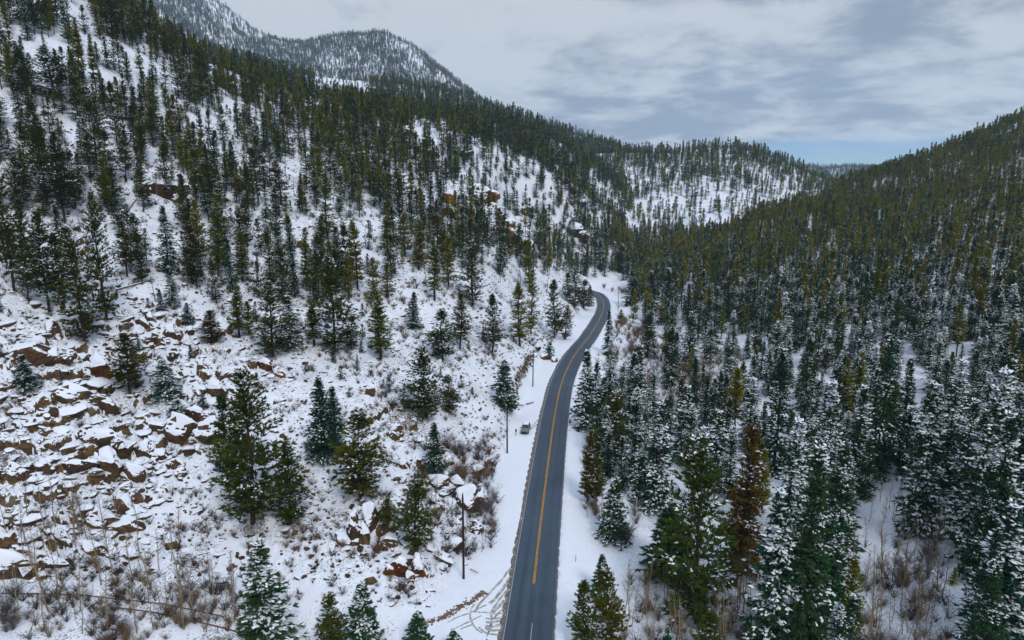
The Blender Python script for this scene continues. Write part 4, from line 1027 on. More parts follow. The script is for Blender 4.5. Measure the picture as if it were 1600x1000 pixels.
def boulder(X, Y, w, d, h, label, group=None, var=None, rz=None, up=.38, name='boulder', cat='boulder'):
    i = int(rng.integers(len(ROCKS))) if var is None else var
    z = float(ground(X, Y))
    o = bpy.data.objects.new(name, ROCKS[i][0]); COL.objects.link(o)
    o.location = (X, Y, z+h*(up-.5)+.0); o.scale = (w/2, d/2, h/2*1.15); o.rotation_euler = (rng.normal(0, .08), rng.normal(0, .08), rng.uniform(0, 2*PI) if rz is None else rz)
    o['label'] = label; o['category'] = cat
    if group: o['group'] = group
    c = bpy.data.objects.new('snow_cap', ROCKS[i][1]); COL.objects.link(c); c.parent = o
    return o
def blocks(o, n, m=None):
    """the broken blocks that a crag is made of, each with its snow"""
    for k in range(n):
        i = int(rng.integers(len(ROCKS))); sd_ = (-1, 1)[k % 2]
        c = bpy.data.objects.new('block', ROCKS[i][0]); COL.objects.link(c); c.parent = o
        c.location = (sd_*rng.uniform(.55, 1.15)*(1+.25*(k//2)), rng.uniform(-.55, .35), rng.uniform(-.55, .25)); q = rng.uniform(.38, .72); c.scale = (q*rng.uniform(.8, 1.3), q, q*rng.uniform(.7, 1.2)); c.rotation_euler = (rng.normal(0, .15), rng.normal(0, .15), rng.uniform(-.6, .6))
        if m: recolor(c, m)
        d = bpy.data.objects.new('snow_cap', ROCKS[i][1]); COL.objects.link(d); d.parent = c
CRAGS = [(30,564,80,32,'long brown ledge at the left border above the boulder field'),(155,590,60,42,'big square-cut red-brown block in the boulder field'),
 (97,563,42,24,'grey-green lichen-covered boulder left of the square-cut block'),(80,524,20,28,'upright tan boulder standing under the great double-crowned pine'),
 (262,526,32,24,'dark split boulder with snow on top in the middle of the boulder field'),(223,509,20,16,'rounded tan stone uphill in the boulder field'),
 (295,521,15,16,'small round stone at the right end of the boulder field'),(362,591,46,30,'round cracked tan boulder left of the very dark dense pine'),
 (313,576,20,18,'squarish brown stone next to the round cracked boulder'),(100,627,78,28,'flat layered brown slab below the grey-green boulder'),
 (337,624,52,28,'brown slab under the round cracked boulder'),(275,690,78,40,'largest smooth tan slab, in the snow left of the huge broad pine'),
 (216,657,46,20,'thin brown ledge just uphill of the largest tan slab'),(300,660,40,22,'brown ledge resting on the largest tan slab'),(47,410,36,30,'tan crag among pines near the left border'),
 (241,303,50,32,'tan hillside boulder high on the slope with a snow cap'),(155,694,54,32,'broken brown crag left of the largest tan slab'),
 (165,735,72,38,'wide brown crag below the broken one'),(222,717,38,28,'right shoulder of the wide brown crag'),(108,741,54,16,'low dark ledge left of the wide brown crag'),
 (18,746,34,26,'dark ledge at the left border below the layered slab'),(68,738,30,22,'dark stone between two ledges near the left border'),
 (150,822,76,28,'long undercut dark brown ledge in the lower boulder field'),(194,801,28,28,'blocky brown boulder above the end of the undercut ledge'),
 (36,902,92,48,'long dark sloping crag at the lower left border'),(90,846,32,18,'brown stone at the upper end of the long sloping crag'),
 (268,857,28,28,'pointed brown crag by itself right of the saplings'),(203,873,44,20,'low brown rock behind the saplings'),(140,866,46,18,'dark ledge below the undercut ledge'),
 (245,790,30,10,'thin dark stone in the snow left of the huge broad pine foot'),(64,905,26,10,'red-brown flat stone under the long sloping crag'),
 (622,898,34,30,'left half of the orange rock pile below the rounded pine'),(650,897,34,36,'right half of the orange rock pile below the rounded pine'),
 (683,764,40,24,'brown ledge that carries the neat dark spruce'),(714,766,36,24,'snow-topped crag uphill of the utility pole'),(734,798,38,44,'steep brown crag behind the utility pole'),
 (744,833,30,28,'wedge of brown rock below the steep crag by the pole'),(676,788,24,20,'round brown boulder right of the rounded pine'),
 (690,877,30,24,'brown boulder between the rock pile and the pole'),(712,853,14,9,'flat tan stone left of the pole foot'),(732,860,11,9,'small tan stone right of the pole'),(617,686,20,22,'square brown boulder uphill of the neat spruce'),(627,731,28,18,'grey flat boulder in the snow right of the lone full pine'),
 (468,386,26,24,'round brown boulder on the open hillside under the pines'),(578,617,22,22,'brown boulder in the snow above the lone full pine'),(412,576,38,20,'reddish earth bank under the very dark dense pine'),
 (556,842,26,50,'left brown rock of the gully below the lone full pine'),(578,826,24,46,'right brown rock of the gully below the lone full pine'),
 (748,312,50,32,'main red-brown crag on the middle hillside'),(702,318,26,24,'upper small red crag left of the main red-brown crag'),(704,338,24,22,'lower small red crag left of the main red-brown crag'),(733,334,24,20,'red rock below the main red-brown crag'),
 (770,334,28,22,'red rock to the lower right of the main crag'),(797,377,38,40,'long red-brown crag beside a dark pine'),(895,367,34,26,'brown crag on the hillside above the road bend'),(816,335,18,14,'small crag right of the red rocks'),
 (845,372,22,14,'dark crag between the red-brown crag and the bend'),(892,300,18,12,'reddish crag high above the bend'),(906,320,20,14,'brown crag on the hillside high above the bend'),(925,330,14,12,'last small crag toward the far hill'),
 (668,240,26,14,'snowy crag on the near ridge crest'),(640,212,30,16,'broken crag near the ridge crest'),(720,245,24,12,'low crag under the near ridge crest'),(838,545,14,12,'orange boulder at the edge of the road bank'),(850,562,14,12,'red-brown boulder low on the road bank'),(866,566,10,10,'small tan boulder at the foot of the road bank')]
for cx, yb, wp, hp, lab in CRAGS:
    h_ = hit(cx, yb)
    if h_ is None: continue
    X, Y, z = h_; dep = Y*CP-(z-CAMZ)*SP; q = dep/F
    w_ = wp*q*1.12; hh = hp*q*1.3
    red = any(q_ in ' '+lab for q_ in (' red', ' orange', '-red'))
    o = boulder(X, Y+w_*.12, w_, max(w_*(.45 if Y < 220 else .3), hh*.6), hh*1.12, lab, 'crags and boulders on the left hillside', rz=rng.normal(0, .25), up=.46)
    if red: recolor(o, REDR)
    blocks(o, 4 if wp > 36 else 2 if wp > 22 else 0, REDR if red else None)
# loose boulders between them: where each lies is measured against the crags
n = 0; used = [(c[0], c[1]) for c in CRAGS]; BL = {}
allp = [(p, 1.0) for p in ROCK]
while n < 235:
    p = ROCK[int(rng.choice(len(ROCK), p=np.array([.50,.16,.08,.05,.05,.04,.03,.05,.04])))]
    px = rng.uniform(max(0, min(a for a, b in p)), max(a for a, b in p)); py = rng.uniform(min(b for a, b in p), max(b for a, b in p))
    if not inpoly(np.array([px]), np.array([py]), p)[0]: continue
    h_ = hit(px, py)
    if h_ is None: continue
    X, Y, z = h_
    if road_d([X], [Y])[0][0] > -9: continue
    s = float(np.exp(rng.normal(.20, .45))); s = min(s, 3.2)
    c = min(CRAGS, key=lambda q: (q[0]-px)**2+(q[1]-py)**2); dx, dy = px-c[0], py-(c[1]-c[3]/2)
    rel = ('above' if dy < 0 else 'below') if abs(dy) > abs(dx) else ('left of' if dx < 0 else 'right of')
    BL.setdefault((rel, c[4]), []).append((dx*dx+dy*dy, X, Y, s)); n += 1
def shorten(lab):
    w_ = lab.split()
    return lab
for (rel, lab), lst in BL.items():
    lst.sort()
    base = lab.split(' in the ')[0].split(' at the ')[0].split(' below the ')[0].split(' under the ')[0].split(' beside ')[0].split(' left of ')[0].split(' above the ')[0].split(' with ')[0].split(' by itself')[0].split(' on the ')[0].split(' behind ')[0].split(' standing')[0].split(' uphill')[0].split(',')[0].split(' among')[0].split(' right of')[0].split(' high')[0].split(' between')[0].split(' next to')[0].split(' low ')[0].split(' just')[0].split(' that')[0].split(' resting')[0].split(' near')[0].split(' to the')[0].split(' toward')[0]
    for i, (_, X, Y, s) in enumerate(lst):
        size = 'big' if s > 1.7 else 'small' if s < .95 else 'middle-sized'
        boulder(X, Y, s*rng.uniform(.9, 1.5), s*rng.uniform(.8, 1.2), s*rng.uniform(.6, 1.0), f'{size} snow-capped boulder {rel} the {base}'+(ORD[i] if i < 6 else ', farther off'), 'loose boulders on the left hillside', up=.42)
# stones and stems nobody could count
def stone_mesh(seed):
    r = np.random.default_rng(seed); bm = bmesh.new(); bmesh.ops.create_icosphere(bm, subdivisions=1, radius=1)
    for v in bm.verts: v.co = v.co*r.uniform(.7, 1.15); 
    me = bpy.data.meshes.new('stone'); bm.to_mesh(me); bm.free(); me.materials.append(ROCKM); return me
def capped_mesh(seed):
    """a flat stone with its pillow of snow, the pillow standing out over the dark side"""
    r = np.random.default_rng(seed); n = 8; V = []; Fs = []; mi = []
    an = np.linspace(0, 2*PI, n, endpoint=False); rr = r.uniform(.7, 1.2, n); lean = r.normal(0, .12, 2)
    def ring(k, z, j): return [(k*rr[i]*math.cos(an[i]), k*rr[i]*math.sin(an[i]), z+lean[0]*math.cos(an[i])*k+lean[1]*math.sin(an[i])*k+r.normal(0, j)) for i in range(n)]
    for k, z, j in ((.85, -.5, .0), (1.0, .05, .03), (.96, .30, .02), (1.10, .30, .02), (1.12, .42, .02), (.75, .62, .02), (.3, .70, .01)): V += ring(k, z, j)
    for q in range(6):
        for i in range(n): Fs.append((q*n+i, q*n+(i+1) % n, (q+1)*n+(i+1) % n, (q+1)*n+i)); mi.append(0 if q < 2 else 1)
    Fs.append(tuple(range(6*n, 7*n))); mi.append(1)
    me = bpy.data.meshes.new('stone'); me.from_pydata(V, [], Fs); me.materials.append(ROCKM); me.materials.append(SNOWM); me.polygons.foreach_set('material_index', np.array(mi, np.int32)); me.update(); return me
STN = [stone_mesh(i) for i in range(4)]+[capped_mesh(20+i) for i in range(5)]
def stem_mesh(name, seed, n, H, spread, rad, m, twigs=2):
    r = np.random.default_rng(seed); ps = []
    for i in range(n):
        az = r.uniform(0, 2*PI); l = H*r.uniform(.55, 1.05); sp_ = spread*r.uniform(.15, 1)*H; b0 = np.array([r.normal(0, .06*H*spread), r.normal(0, .06*H*spread), 0])
        top = b0+np.array([math.cos(az)*sp_, math.sin(az)*sp_, l]); midp = (b0+top)/2+np.array([math.cos(az)*sp_*-.12, math.sin(az)*sp_*-.12, l*.06])
        ps.append(tube([b0, midp, top], [rad, rad*.75, rad*.3], 3))
        for k in range(twigs):
            f = r.uniform(.25, .95); q = b0*(1-f)+top*f; a2 = r.uniform(0, 2*PI); l2 = l*r.uniform(.15, .34)
            ps.append(tube([q, q+np.array([math.cos(a2)*l2*.8, math.sin(a2)*l2*.8, l2*r.uniform(.2, .8)])], [rad*.6, rad*.3], 3))
    V, Fq = join(ps); return mk(name, V, Fq, m)
GRS = [stem_mesh('grass_tuft', 40+i, 16, .42, .9, .016, [DARKT, TWIG, DARKT][i], 0) for i in range(3)]
BRS = [stem_mesh('brush', 60+i, 16, .9, 1.1, .018, [DARKT, TWIG, DARKT][i], 7) for i in range(3)]
st = []; gs = []
def slope_pts(n, lim_y=(330, 1010), pxr=(-40, 960)):
    out_ = []
    while len(out_) < n:
        Y = math.exp(rng.uniform(math.log(84), math.log(420))); k = rng.uniform(-.95, .25); X = k*Y
        if rng.random() > (Y/200)**.6: continue
        out_.append((X, Y))
    P = np.array(out_); D, _ = road_d(P[:, 0], P[:, 1]); zz_ = ground(P[:, 0], P[:, 1]); px, py = pix(P[:, 0], P[:, 1], zz_)
    lim = np.where(P[:, 1] < 110, 14, 10.5)
    ok = (D < -lim)&(px > -60)&(py < 1040)&(py > 200); return P[ok], zz_[ok], px[ok], py[ok]
P, zz_, px, py = slope_pts(29000)
cl_ = fbm(P[:, 0]/11, P[:, 1]/11, 3, 88)
for (X, Y), z, a, b_, c in zip(P, zz_, px, py, cl_):
    u = rng.random()
    inr = any(inpoly(np.array([a]), np.array([b_]), p_)[0] for p_ in ROCK[:2])
    if inr and u < .26:
        s = min(float(np.exp(rng.normal(-.75, .50))), 1.5); st.append((X, Y, z+s*.02, rng.normal(.12, .12), rng.normal(0, .12), rng.uniform(0, 6.3), s*rng.uniform(.8, 1.8), s*rng.uniform(.7, 1.1), s*rng.uniform(.6, 1.1), 4+rng.integers(5)))
    elif u < .44 and (inr or c > -.25):
        if b_ > 905 and a < 560: continue
        if rng.random() < .35:
            s = min(float(np.exp(rng.normal(-1.0, .40))), .9); st.append((X, Y, z, rng.normal(.1, .12), rng.normal(0, .12), rng.uniform(0, 6.3), s*rng.uniform(.8, 1.7), s, s*rng.uniform(.6, 1.0), 4+rng.integers(5))); continue
        s = float(np.exp(rng.normal(-1.05 if inr else -1.5, .48))); st.append((X, Y, z+s*.12, rng.normal(0, .3), rng.normal(0, .3), rng.uniform(0, 6.3), s*rng.uniform(.9, 1.7), s, s*.75, rng.integers(4)))
    elif c < .05 or rng.random() < .22:
        s = rng.uniform(.6, 1.5)*(1 if Y < 170 else 1.35); gs.append((X, Y, z-.03, 0, 0, rng.uniform(0, 6.3), s, s, s*rng.uniform(.7, 1.3), rng.integers(3) if rng.random() < .60 else 3+rng.integers(3)))
scatter('small_stones', st, STN)
for poly, n_ in (([(-10,880),(330,880),(420,1010),(-10,1010)], 170), ([(1330,860),(1470,820),(1490,1040),(1320,1040)], 110), ([(960,900),(1180,890),(1260,960),(1250,1040),(880,1040)], 120), ([(940,470),(1010,485),(1160,550),(1160,650),(1000,650),(930,600)], 620), ([(905,640),(950,650),(940,820),(905,800)], 120), ([(640,700),(780,680),(780,850),(700,900)], 260)):
    for _ in range(n_):
        a, b_ = rng.uniform(min(q[0] for q in poly), max(q[0] for q in poly)), rng.uniform(min(q[1] for q in poly), max(q[1] for q in poly))
        if not inpoly(np.array([a]), np.array([b_]), poly)[0]: continue
        h_ = hit(a, b_)
        if h_ is None or abs(road_d([h_[0]], [h_[1]])[0][0]) < 7.5: continue
        s = rng.uniform(.8, 2.0); gs.append((h_[0], h_[1], h_[2]-.03, 0, 0, rng.uniform(0, 6.3), s, s, s*rng.uniform(.9, 1.5), 3+rng.integers(3)))
scatter('dry_grass', gs, GRS+BRS)

# ------------------------------------------------------------------ bare saplings and brush
def aspen_mesh(seed, H):
    r = np.random.default_rng(seed); ax = np.cumsum(r.normal(0, .012*H, (7, 2)), 0); ax -= ax[0]
    pts = np.c_[ax, np.linspace(0, H, 7)]; tr_ = [tube(pts, np.linspace(.085, .018, 7)*H/8, 5)]; tw = []
    for k in range(34):
        f = r.uniform(.22, .97); q = np.array([np.interp(f*H, pts[:, 2], pts[:, 0]), np.interp(f*H, pts[:, 2], pts[:, 1]), f*H]); az = r.uniform(0, 2*PI); l = H*.17*(1.25-f)*r.uniform(.6, 1.3)
        e = q+np.array([math.cos(az)*l*.75, math.sin(az)*l*.75, l*.85]); tw.append(tube([q, (q+e)/2+np.array([0, 0, -.05*l]), e], [.020, .014, .006], 3))
        for j in range(3):
            g_ = r.uniform(.35, .95); q2 = q*(1-g_)+e*g_; a2 = az+r.normal(0, .9); l2 = l*.42; tw.append(tube([q2, q2+np.array([math.cos(a2)*l2*.6, math.sin(a2)*l2*.6, l2*.75])], [.011, .005], 3))
    V, Fq = join(tr_); V2, F2 = join(tw); return mk('trunk', V, Fq, ASPB), mk('branches', V2, F2, [TWIG, ASPB, GREY][seed % 3])
ASP = [aspen_mesh(200+i, 8.0) for i in range(6)]
def sapling(X, Y, h, lab, grp):
    i = int(rng.integers(6)); s = h/8; t_ = thing('aspen_sapling', lab, 'sapling', (X, Y, float(ground(X, Y))-.05), (rng.normal(0, .05), rng.normal(0, .05), rng.uniform(0, 6.3)), (max(s, .7), max(s, .7), s), grp)
    part('trunk', ASP[i][0], t_); part('branches', ASP[i][1], t_)['kind'] = 'stuff'
NEAR = [(351,915,'the dark sign board'),(36,880,'the long sloping crag'),(268,840,'the pointed brown crag'),(203,865,'the low brown rock'),(64,903,'the red-brown flat stone'),(412,960,'the bottom-left spruce'),(130,934,'the upper rusty pipe'),(290,972,'the lower rusty pipe'),
  (1089,965,'the biggest dark pine'),(1107,1000,'the olive pine top'),(1040,1000,'the tiny spruce tip'),(1308,950,'the little fat-snow spruce'),(1252,1000,'the dark tall spruce'),(954,990,'the roadside dark pine'),(1416,838,'the snow-covered log'),(1438,825,'the big snowy spruce'),(1530,960,'the foremost snowy spruce'),
  (1366,745,'the column-like spruce'),(1012,556,'the dark brush spruce'),(1046,606,'the narrow dark spruce'),(1076,580,'the spire-like spruce'),(1109,556,'the stubby spruce'),(975,500,'the pale utility pole'),(950,552,'the thin roadside spruce')]
def zone(items, poly, n, yh, lab, grp, fn):
    k = 0; L_ = []
    while k < n:
        px = rng.uniform(min(a for a, b in poly), max(a for a, b in poly)); py = rng.uniform(min(b for a, b in poly), max(b for a, b in poly))
        if not inpoly(np.array([px]), np.array([py]), poly)[0]: continue
        h_ = hit(px, py)
        if h_ is None: k += 1; continue
        if abs(road_d([h_[0]], [h_[1]])[0][0]) < 8: k += 1; continue
        L_.append((px, py, h_)); k += 1
    L_.sort()
    ZN = globals().setdefault('ZN', {})
    NUM = ['leftmost']+[q+' from the left' for q in 'second third fourth fifth sixth seventh eighth ninth tenth eleventh twelfth'.split()]
    m_ = len(L_)
    for i, (px, py, h_) in enumerate(L_):
        noun_ = None
        if i < 12: w_ = NUM[i]
        elif m_-1-i < 12: w_ = NUM[m_-1-i].replace('left', 'right')
        else:
            c = min(NEAR, key=lambda q: (q[0]-px)**2+(q[1]-py)**2)
            if (c[0]-px)**2+(c[1]-py)**2 < 120**2:
                rel = ('uphill of' if py < c[1] else 'below') if abs(py-c[1]) > abs(px-c[0]) else ('left of' if px < c[0] else 'right of')
                noun_ = lab.split(' in the ')[0].split(' under ')[0].split(' among')[0].split(' at the ')[0].split(' by the ')[0].split(' outside ')[0]; key = (noun_, rel, c[2]); k_ = ZN[key] = ZN.get(key, -1)+1
                w_ = f'{rel} {c[2]}'+(', '+'first second third fourth fifth sixth seventh eighth ninth tenth'.split()[k_]+' from left' if 0 < k_ < 10 else '')
            else: w_ = 'amid the others'
        lb_ = f'{noun_} {w_}' if noun_ else f'{lab}, {w_}'
        fn(h_[0], h_[1], rng.uniform(*yh), lb_, grp)
zone(None, [(-10,800),(100,830),(240,820),(330,880),(380,960),(380,1010),(-10,1010)], 62, (5, 10.5), 'bare sapling in the lower left grove', 'bare saplings in the lower left grove', sapling)
zone(None, [(950,930),(1180,905),(1250,960),(1240,1030),(900,1030)], 66, (4.5, 9.5), 'bare sapling under the dark roadside pines', 'bare saplings right of the road', sapling)
zone(None, [(1330,860),(1460,820),(1480,1000),(1470,1030),(1320,1030)], 66, (4, 10), 'thin bare sapling in the snowy glade', 'bare saplings in the glade', sapling)
zone(None, [(1340,760),(1420,745),(1430,830),(1345,830)], 14, (4, 6.5), 'thin bare sapling at the top of the snowy glade', 'bare saplings at the top of the glade', sapling)
zone(None, [(985,560),(1150,560),(1150,650),(1000,660)], 40, (6, 9), 'pale bare aspen in the grey brush', 'aspens in the grey brush', sapling)
zone(None, [(905,740),(945,760),(940,830),(905,800)], 8, (3, 5), 'thin bare sapling between the road and the tan-needled pine', 'saplings at the road edge', sapling)
zone(None, [(870,430),(930,430),(930,450),(880,455)], 10, (6, 9), 'pale bare aspen at the far end of the road', 'aspens at the far end of the road', sapling)
zone(None, [(640,860),(770,760),(775,840),(740,890),(650,900)], 12, (2.5, 5), 'wispy bare sapling on the bank by the near utility pole', 'saplings on the bank by the pole', sapling)
def dead_mesh(seed):
    r = np.random.default_rng(seed); H = 11.0; ps = [tube([(0, 0, 0), (.1, .05, H*.4), (.05, .15, H*.8), (.15, .1, H)], [.16, .12, .06, .02], 6)]; tw = []
    for k in range(42):
        h = H*r.uniform(.2, .97); az = r.uniform(0, 6.3); l = 1.5*(1.1-h/H)*r.uniform(.4, 1.2); q = np.array([.08, .08, h]); tw.append(tube([q, q+np.array([math.cos(az)*l*.6, math.sin(az)*l*.6, .05]), q+np.array([math.cos(az)*l, math.sin(az)*l, -.1*l])], [.04, .025, .008], 3))
    V, Fq = join(ps); V2, F2 = join(tw); return mk('trunk', V, Fq, DEADM), mk('branches', V2, F2, DEADM)
DEADM = plain('grey_dead_wood', (.17, .135, .115), .95, var=.4); DEAD = [dead_mesh(i) for i in range(3)]
def dead(X, Y, h, lab, grp):
    i = int(rng.integers(3)); s = h/11; t_ = thing('dead_tree', lab, 'dead tree', (X, Y, float(ground(X, Y))-.1), (rng.normal(0, .07), rng.normal(0, .07), rng.uniform(0, 6.3)), (s, s, s), grp)
    part('trunk', DEAD[i][0], t_); part('branches', DEAD[i][1], t_)['kind'] = 'stuff'
zone(None, [(20,130),(600,250),(620,480),(40,470)], 24, (6, 12), 'bare grey dead tree on the upper left hillside', 'dead trees on the left hillside', dead)
zone(None, [(650,250),(900,330),(880,470),(660,470)], 14, (5, 9), 'bare grey dead tree on the hillside above the bend', 'dead trees above the bend', dead)
zone(None, [(1150,420),(1590,330),(1590,640),(1150,560)], 24, (9, 14), 'bare grey dead tree standing in the right-hand wood', 'dead trees in the right-hand wood', dead)
SHR = {k: [stem_mesh('stems', s0+i, 30, 2.0, .75, .017, m, 9) for i in range(3)] for k, m, s0 in (('willow', WILL, 300), ('grey', GREY, 320), ('tan', TWIG, 340))}
SHL = {'willow': 'russet', 'grey': 'greyish', 'tan': 'tan'}
def shrubfn(kinds):
    def fn(X, Y, h, lab, grp):
        k = kinds[int(rng.integers(len(kinds)))]; i = int(rng.integers(3)); s = h/2
        o = bpy.data.objects.new('bare_shrub', SHR[k][i]); COL.objects.link(o); o.location = (X, Y, float(ground(X, Y))-.05); o.rotation_euler = (0, 0, rng.uniform(0, 6.3)); o.scale = (s, s, s*rng.uniform(.85, 1.15))
        o['label'] = SHL[k]+' '+lab; o['category'] = 'shrub'; o['group'] = grp
    return fn
SZ = [([(950,475),(1010,490),(1030,545),(985,560),(945,520)], 44, (2.8,4.6), 'bare shrub in the brush outside the bend', 'brush outside the bend', ('willow','willow','tan')),
 ([(935,445),(985,455),(985,462),(945,455)], 8, (2.5,4), 'bare shrub along the top of the snowfield at the bend', 'brush above the snowfield', ('willow','tan')),
 ([(965,545),(1060,560),(1150,560),(1160,640),(1010,650),(960,600)], 64, (3.0,5.6), 'shrub in the thicket beyond the road', 'thicket right of the road', ('grey','tan','tan','willow')),
 ([(868,500),(905,488),(908,520),(878,545)], 12, (2.5,4), 'bare shrub on the inner bank of the bend', 'brush inside the bend', ('willow','tan')),
 ([(695,690),(760,690),(770,745),(720,760)], 14, (2.0,3.6), 'bare shrub on the bank above the near utility pole', 'shrubs above the pole', ('willow','grey','tan')),
 ([(745,745),(785,720),(775,830),(750,850)], 12, (1.8,3), 'wispy shrub at the foot of the bank by the lay-by', 'shrubs at the foot of the bank', ('grey',)),
 ([(960,820),(1000,800),(1005,850),(965,855)], 7, (2.4,3.8), 'bushy shrub before the snow-capped roadside spruce', 'shrubs by the snow-capped spruce', ('grey',)),
 ([(905,680),(940,680),(935,790),(905,760)], 10, (2,3.4), 'bare shrub by the tan-needled roadside pine', 'shrubs at the road edge', ('tan','willow')),
 ([(120,925),(340,930),(360,1010),(60,1010)], 26, (1.2,2.6), 'shrub in the lower left grove', 'shrubs among the lower left saplings', ('tan','grey','tan')),
 ([(-10,920),(60,930),(50,1010),(-10,1010)], 8, (1.6,2.8), 'dark bare shrub in the lower left corner', 'shrubs in the lower left corner', ('grey',)),
 ([(1335,900),(1460,860),(1470,1030),(1330,1030)], 26, (1.4,3.4), 'bare shrub in the bottom of the glade', 'shrubs in the glade', ('tan','grey')),
 ([(960,930),(1170,930),(1170,1030),(940,1030)], 20, (1.2,2.8), 'bare shrub under the dark pines at the bottom', 'shrubs under the dark pines', ('grey','tan')),
 ([(350,835),(500,830),(520,870),(400,880)], 16, (1.0,1.9), 'dark shrub below the huge broad pine', 'shrubs below the huge broad pine', ('willow','tan')),
 ([(535,800),(600,790),(600,880),(530,880)], 16, (.9,1.7), 'shrub in the gully below the lone full pine', 'shrubs in the gully', ('willow','tan')),
 ([(580,580),(640,600),(640,640),(590,640)], 6, (1.6,2.6), 'bare shrub in the snow above the lone full pine', 'shrubs on the open snow', ('grey',)),
 ([(500,690),(700,560),(760,620),(760,680),(620,700)], 16, (.8,1.6), 'low shrub on the snowy slope beside the gully', 'low shrubs on the snow', ('grey','willow')),
 ([(200,480),(420,440),(640,520),(560,640),(330,560)], 26, (.9,2.0), 'low shrub on the open middle hillside', 'low shrubs on the middle hillside', ('grey','tan','willow')),
 ([(640,380),(860,430),(850,520),(740,560)], 18, (1.2,2.4), 'low shrub on the hillside above the straight road', 'low shrubs above the road', ('willow','tan','grey'))]
for poly, n, yh, lab, grp, kk_ in SZ: zone(None, poly, n, yh, lab, grp, shrubfn(kk_))

# ------------------------------------------------------------------ poles, posts, logs, sign, pipe
POLE = plain('dark_pole_wood', (.030, .022, .017), .9, var=.4); PALEW = plain('pale_pole_wood', (.20, .16, .12), .9); GLASSI = plain('insulator', (.25, .27, .28), .3, .5)
METAL = plain('galvanised', (.30, .31, .32), .5, .5, metal=.6); ORANGE = plain('torn_orange_wood', (.36, .13, .045), .9, var=.4); LOGM = plain('log_bark', (.14, .085, .055), .95, var=.4)
def seat(px, py): h_ = hit(px, py); return h_
def utility_pole(px, yb, yt, m, lab, rad=.17):
    X, Y, z = seat(px, yb); H = float((s_of(yt)-s_of(yb))*Y)
    t_ = thing('utility_pole', lab, 'utility pole', (X, Y, z-.2), (0, rng.normal(0, .012), rng.uniform(-.3, .3)))
    V, Fq = tube([(0, 0, 0), (0, 0, H*.33), (.01, 0, H*.66), (0, .01, H*.96), (0, 0, H+.2)], [rad, rad*.93, rad*.85, rad*.78, rad*.5], 10); part('pole', mk('pole', V, Fq, m), t_)
    V, Fq = tube([(0, 0, H+.2), (0, 0, H+.28), (0, 0, H+.32), (0, 0, H+.45)], [.03, .03, .09, .05], 8); part('insulator', mk('insulator', V, Fq, GLASSI), t_)
    return t_
utility_pole(724.5, 904, 772, POLE, 'near dark utility pole on the bank beside the lay-by', .19)
utility_pole(792.5, 708, 634, POLE, 'dark utility pole left of the parked car', .18)
utility_pole(832.5, 604, 548, POLE, 'dark utility pole farther up the road against the bank', .17)
utility_pole(965.5, 486, 448, PALEW, 'pale utility pole in the snowfield outside the road bend', .17)
utility_pole(1414.5, 637, 588, POLE, 'dark utility pole in the narrow snow clearing of the wood', .16)
def post(px, py, h, lab, name, cat, m):
    X, Y, z = seat(px, py); t_ = thing(name, lab, cat, (X, Y, z-.1))
    V, Fq = tube([(0, 0, 0), (0, 0, h*.8)], [.045, .045], 6); part('post', mk('post', V, Fq, m), t_); return t_
t_ = post(899.5, 877, 1.25, 'thin dark marker post in the snow right of the straight road', 'marker_post', 'marker post', POLE)
V, Fq = tube([(0, 0, 1.0), (0, 0, 1.22), (0, 0, 1.3)], [.06, .06, .03], 6); part('reflector', mk('reflector', V, Fq, METAL), t_)
t_ = post(963, 482, 1.7, 'small yellow road sign in the snow beside the pale utility pole', 'road_sign', 'road sign', METAL)
me = bpy.data.meshes.new('sign_plate'); bm = bmesh.new(); bmesh.ops.create_cube(bm, size=1, matrix=Matrix.Translation((0, -.06, 1.75))@Matrix.Rotation(PI/4, 4, 'Y')@Matrix.Diagonal((.62, .02, .62, 1))); bm.to_mesh(me); bm.free(); me.materials.append(plain('sign_yellow', (.62, .36, .03), .5)); part('sign_plate', me, t_)
# dark board on two leaning legs
X, Y, z = seat(351, 927); t_ = thing('sign_board', 'dark board on two leaning legs, alone in the snow near the bottom-left spruce', 'sign board', (X, Y, z-.1), (0, 0, .35))
bm = bmesh.new(); bmesh.ops.create_cube(bm, size=1, matrix=Matrix.Translation((0, 0, 1.75))@Matrix.Rotation(.9, 4, 'X')@Matrix.Rotation(-.18, 4, 'Y')@Matrix.Diagonal((1.25, .07, .75, 1))); bmesh.ops.bevel(bm, geom=bm.edges[:], offset=.015, segments=1, affect='EDGES'); me = bpy.data.meshes.new('board'); bm.to_mesh(me); bm.free(); me.materials.append(POLE); part('board', me, t_)
for sx_, lx in ((-.5, -.35), (.45, .95)):
    V, Fq = tube([(lx, -.25, 0), (sx_, .05, 1.75)], [.06, .05], 6); part('leg', mk('leg', V, Fq, POLE), t_)
V, Fq = tube([(-.48, 0, 1.2), (.55, 0, 1.2)], [.035, .035], 6); part('brace', mk('brace', V, Fq, POLE), t_)
